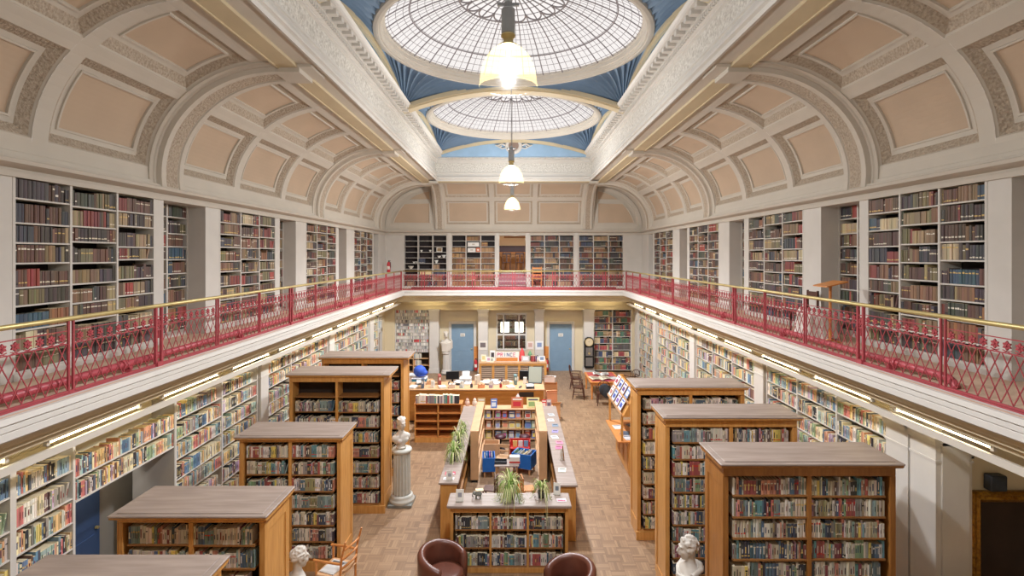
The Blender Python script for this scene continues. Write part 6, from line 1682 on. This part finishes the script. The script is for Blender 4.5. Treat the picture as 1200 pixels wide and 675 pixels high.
t = thing('hanging_picture','brown framed picture on the wall of the room up the steps','picture',(.05,27.29,ZR+1.68)); part(t,'picture_frame',shelfbr,lambda m:m.strip([[(i-.55,d,i),(.55-i,d,i),(.55-i,d,.5-i),(i-.55,d,.5-i)] for i,d in ((0,0),(0,-.04),(.07,-.04),(.07,-.01))],closed=True)); part(t,'canvas',mat('umber_landscape',(150,112,78),.5,var=.2,scale=5),lambda m:m.box(-.48,.48,-.015,-.005,.07,.43))
t = thing('office_bookcase','dark bookcase in the office behind the glazed screen','bookcase',(-1.3,26.2,0))
for x in (0,.85,1.7,2.55): part(t,'upright',mahog,lambda m:m.box(x,x+.04,0,.3,0,3.0))
for k in range(9): part(t,'shelf',mahog,lambda m:m.box(.04,2.55,0,.3,.05+.33*k,.075+.33*k))
part(t,'back_panel',mahog,lambda m:m.box(0,2.59,.3,.32,0,3.0))
for k in range(9):
    for bx in (.05,.90,1.75): SLOTS.append(dict(M=Matrix.Translation((-1.3,26.2,0)), x0=bx, x1=bx+.78, z=.076+.33*k, h=.29, d=.25, style='far', where='office bookcase', bay=1, nb=3, row=9-k, fill=1, depthw=26))
for i in range(2):
    for sx in (-1,1):
        b = MB(); pts = [(sx*(.50),DW-.3,ZG+.66),(sx*.50,DW-.3,ZG+.80),(sx*.55,DW-.34,ZG+.86),(sx*.60,DW-.36,ZG+.80),(sx*.57,DW-.36,ZG+.76)]
        if i == 0:
            b.tube([(p[0]-.06,p[1],p[2]) for p in pts],.018,8); o = b.build('scroll_finial', brass, None, True); tag(o,'brass scroll at the %s side of the gallery steps' % ('left' if sx < 0 else 'right'),'finial','brass scrolls at the gallery steps')
# ------------------------------------------------------------------ books: the 300 that show largest as things, the rest as one
NIND = 300
def realise_books():
    bpy.context.view_layer.update()
    dg = bpy.context.evaluated_depsgraph_get()
    eye = Vector((0,0,HC))
    def px(p): return (602+p.x*F/p.y, 299-(p.z-HC)*F/p.y) if p.y > .2 else None
    ranked = []
    for i, b in enumerate(BOOKS):
        M = b['s']['M']; x, w, h, y, z = b['x'], b['w'], b['h'], b['y'], b['s']['z']
        cs = [M @ Vector((x+u*w, y, z+v*h)) for u, v in ((0,0),(1,0),(1,1),(0,1))]
        q = [px(p) for p in cs]
        if None in q: continue
        ar = abs(sum(q[k][0]*q[(k+1) % 4][1]-q[(k+1) % 4][0]*q[k][1] for k in range(4)))/2
        # facing
        n = M.to_3x3() @ Vector((0,-1,0)); mid = sum(cs, Vector())/4
        if n.dot(eye-mid) <= 0: continue
        if not any(0 <= u <= 1200 and 0 <= v <= 675 for u, v in q): continue
        if ar < 6: continue
        ranked.append((ar, i, cs, n))
    ranked.sort(key=lambda t: -t[0])
    vis = []
    for ar, i, cs, n in ranked[:2600]:
        ok = 0; tot = 0
        for u in (.2,.5,.8):
            for v in (.1,.35,.65,.9):
                tot += 1
                p = cs[0].lerp(cs[1], u).lerp(cs[3].lerp(cs[2], u), v)+n*.004
                X, Y = px(p)
                if not (0 <= X < 1200 and 0 <= Y < 675): continue
                d = p-eye; L = d.length
                hit = SC.ray_cast(dg, eye, d.normalized(), distance=L-.006)[0]
                ok += not hit
        vis.append((ar*ok/tot, i))
    vis.sort(key=lambda t: -t[0])
    chosen = set(i for a, i in vis[:NIND] if a > 3)
    used = set()
    # ---- stuff
    st = MB(); st.c = []
    lin = lambda c: srgb(*c)
    page = srgb(226,212,180)
    def add(mb, M, b):
        x, w, h, y, d, z = b['x'], b['w'], b['h'], b['y'], b['d'], b['s']['z']+.001
        ln = b['lean']; c = lin(b['c'])
        p = [M @ Vector(v) for v in ((x,y,z),(x+w,y,z),(x+w,y+d,z),(x,y+d,z),(x+ln,y,z+h),(x+w+ln,y,z+h),(x+w+ln,y+d,z+h),(x+ln,y+d,z+h))]
        i = mb.add(p)
        for f, cc in (((0,1,5,4),c),((3,0,4,7),c),((1,2,6,5),c),((4,5,6,7),page)):
            mb.face([i+k for k in f]); mb.c.append(cc)
        if b['band']:
            bz, bh, bc = b['band']; z0, z1 = z+h*bz, z+h*(bz+bh)
            l0, l1 = ln*bz, ln*(bz+bh)
            i = mb.add([M @ Vector(v) for v in ((x+w*.08+l0,y-.0012,z0),(x+w*.92+l0,y-.0012,z0),(x+w*.92+l1,y-.0012,z1),(x+w*.08+l1,y-.0012,z1))])
            mb.face((i,i+1,i+2,i+3)); mb.c.append(lin(bc))
    def title_quad(mb, T, b, x, z, y):
        w, h, ln = b['w'], b['h'], b['lean']; z0, z1 = .30, .30+.25+.3*((b['n']*7) % 5)/5
        i = mb.add([T(v) for v in ((x+w*.32+ln*z0,y-.0014,z+h*z0),(x+w*.68+ln*z0,y-.0014,z+h*z0),(x+w*.68+ln*z1,y-.0014,z+h*z1),(x+w*.32+ln*z1,y-.0014,z+h*z1))])
        mb.face((i,i+1,i+2,i+3)); mb.c.append(lin(b['title']))
    for i, b in enumerate(BOOKS):
        if i in chosen: continue
        add(st, b['s']['M'], b)
        if b['title'] and b['s']['depthw'] < 13: title_quad(st, lambda v, M=b['s']['M']: M @ Vector(v), b, b['x'], b['s']['z']+.001, b['y'])
    o = st.build('shelved_books', bookm); tag(o, 'all the smaller books filling the shelves throughout the library', 'books', kind='stuff')
    # ---- individuals
    for i in sorted(chosen):
        b = BOOKS[i]; s = b['s']; x, w, h, y, d, z = b['x'], b['w'], b['h'], b['y'], b['d'], s['z']
        mb = MB(); mb.c = []
        c = lin(b['c']); t = min(.003, w*.15); e = min(.006, w*.2)
        out = [(0,d),(0,e),(w*.15,e*.35),(w*.38,0),(w*.62,0),(w*.85,e*.35),(w,e),(w,d),(w-t,d),(w-t,e+t),(w*.5,t*1.6),(t,e+t),(t,d)]
        n = len(out)
        ln = b['lean']
        a = mb.add([(u,v,0) for u, v in out]); q = mb.add([(u+ln,v,h) for u, v in out])
        for k in range(n):
            mb.face((a+k, a+(k+1) % n, q+(k+1) % n, q+k)); mb.c.append(c)
        for k0 in range(1, 6):     # top rim of the cover, quad by quad
            pass
        for lo in (a, q):
            for f in ((0,1,11,12),(1,2,10,11),(2,3,10),(3,4,10),(4,5,10),(5,6,9,10),(6,7,8,9)):
                mb.face([lo+k for k in f]); mb.c.append(c)
        if b['band']:
            bz, bh, bc = b['band']
            j = mb.add([(w*.12+ln*bz,-.0012,h*bz),(w*.88+ln*bz,-.0012,h*bz),(w*.88+ln*bz,-.0012,h*(bz+bh)),(w*.12+ln*bz,-.0012,h*(bz+bh))])
            mb.face((j,j+1,j+2,j+3)); mb.c.append(lin(bc))
        if b['title']: title_quad(mb, lambda v: v, b, 0, 0, 0)
        o = mb.build('book', bookm)
        o.matrix_world = s['M'] @ Matrix.Translation((x, y, z+.001))
        bay = ', %s bay' % ordn(s['bay']) if s['nb'] > 1 else ''
        lab = '%s book %s from left, %s shelf down%s, %s' % (colour_name(b['c']), ordn(b['n']), ordn(s['row']), bay, s['where'])
        tag(o, lab, 'book', 'books on the '+s['where'])
        pg = MB(); hh = h-.004
        i0 = pg.add([(t*1.1,e+t,.002),(w-t*1.1,e+t,.002),(w-t*1.1,d-.004,.002),(t*1.1,d-.004,.002),(t*1.1+ln,e+t,hh),(w-t*1.1+ln,e+t,hh),(w-t*1.1+ln,d-.004,hh),(t*1.1+ln,d-.004,hh)])
        for f in ((0,3,2,1),(4,5,6,7),(0,1,5,4),(1,2,6,5),(2,3,7,6),(3,0,4,7)): pg.face([i0+k for k in f])
        pg.build('page_block', pagec, o)
    print('BOOKS', len(BOOKS), 'candidates', len(ranked), 'individual', len(chosen), 'cut', vis[min(NIND, len(vis)-1)][0] if vis else None)
plan_books(); realise_books()
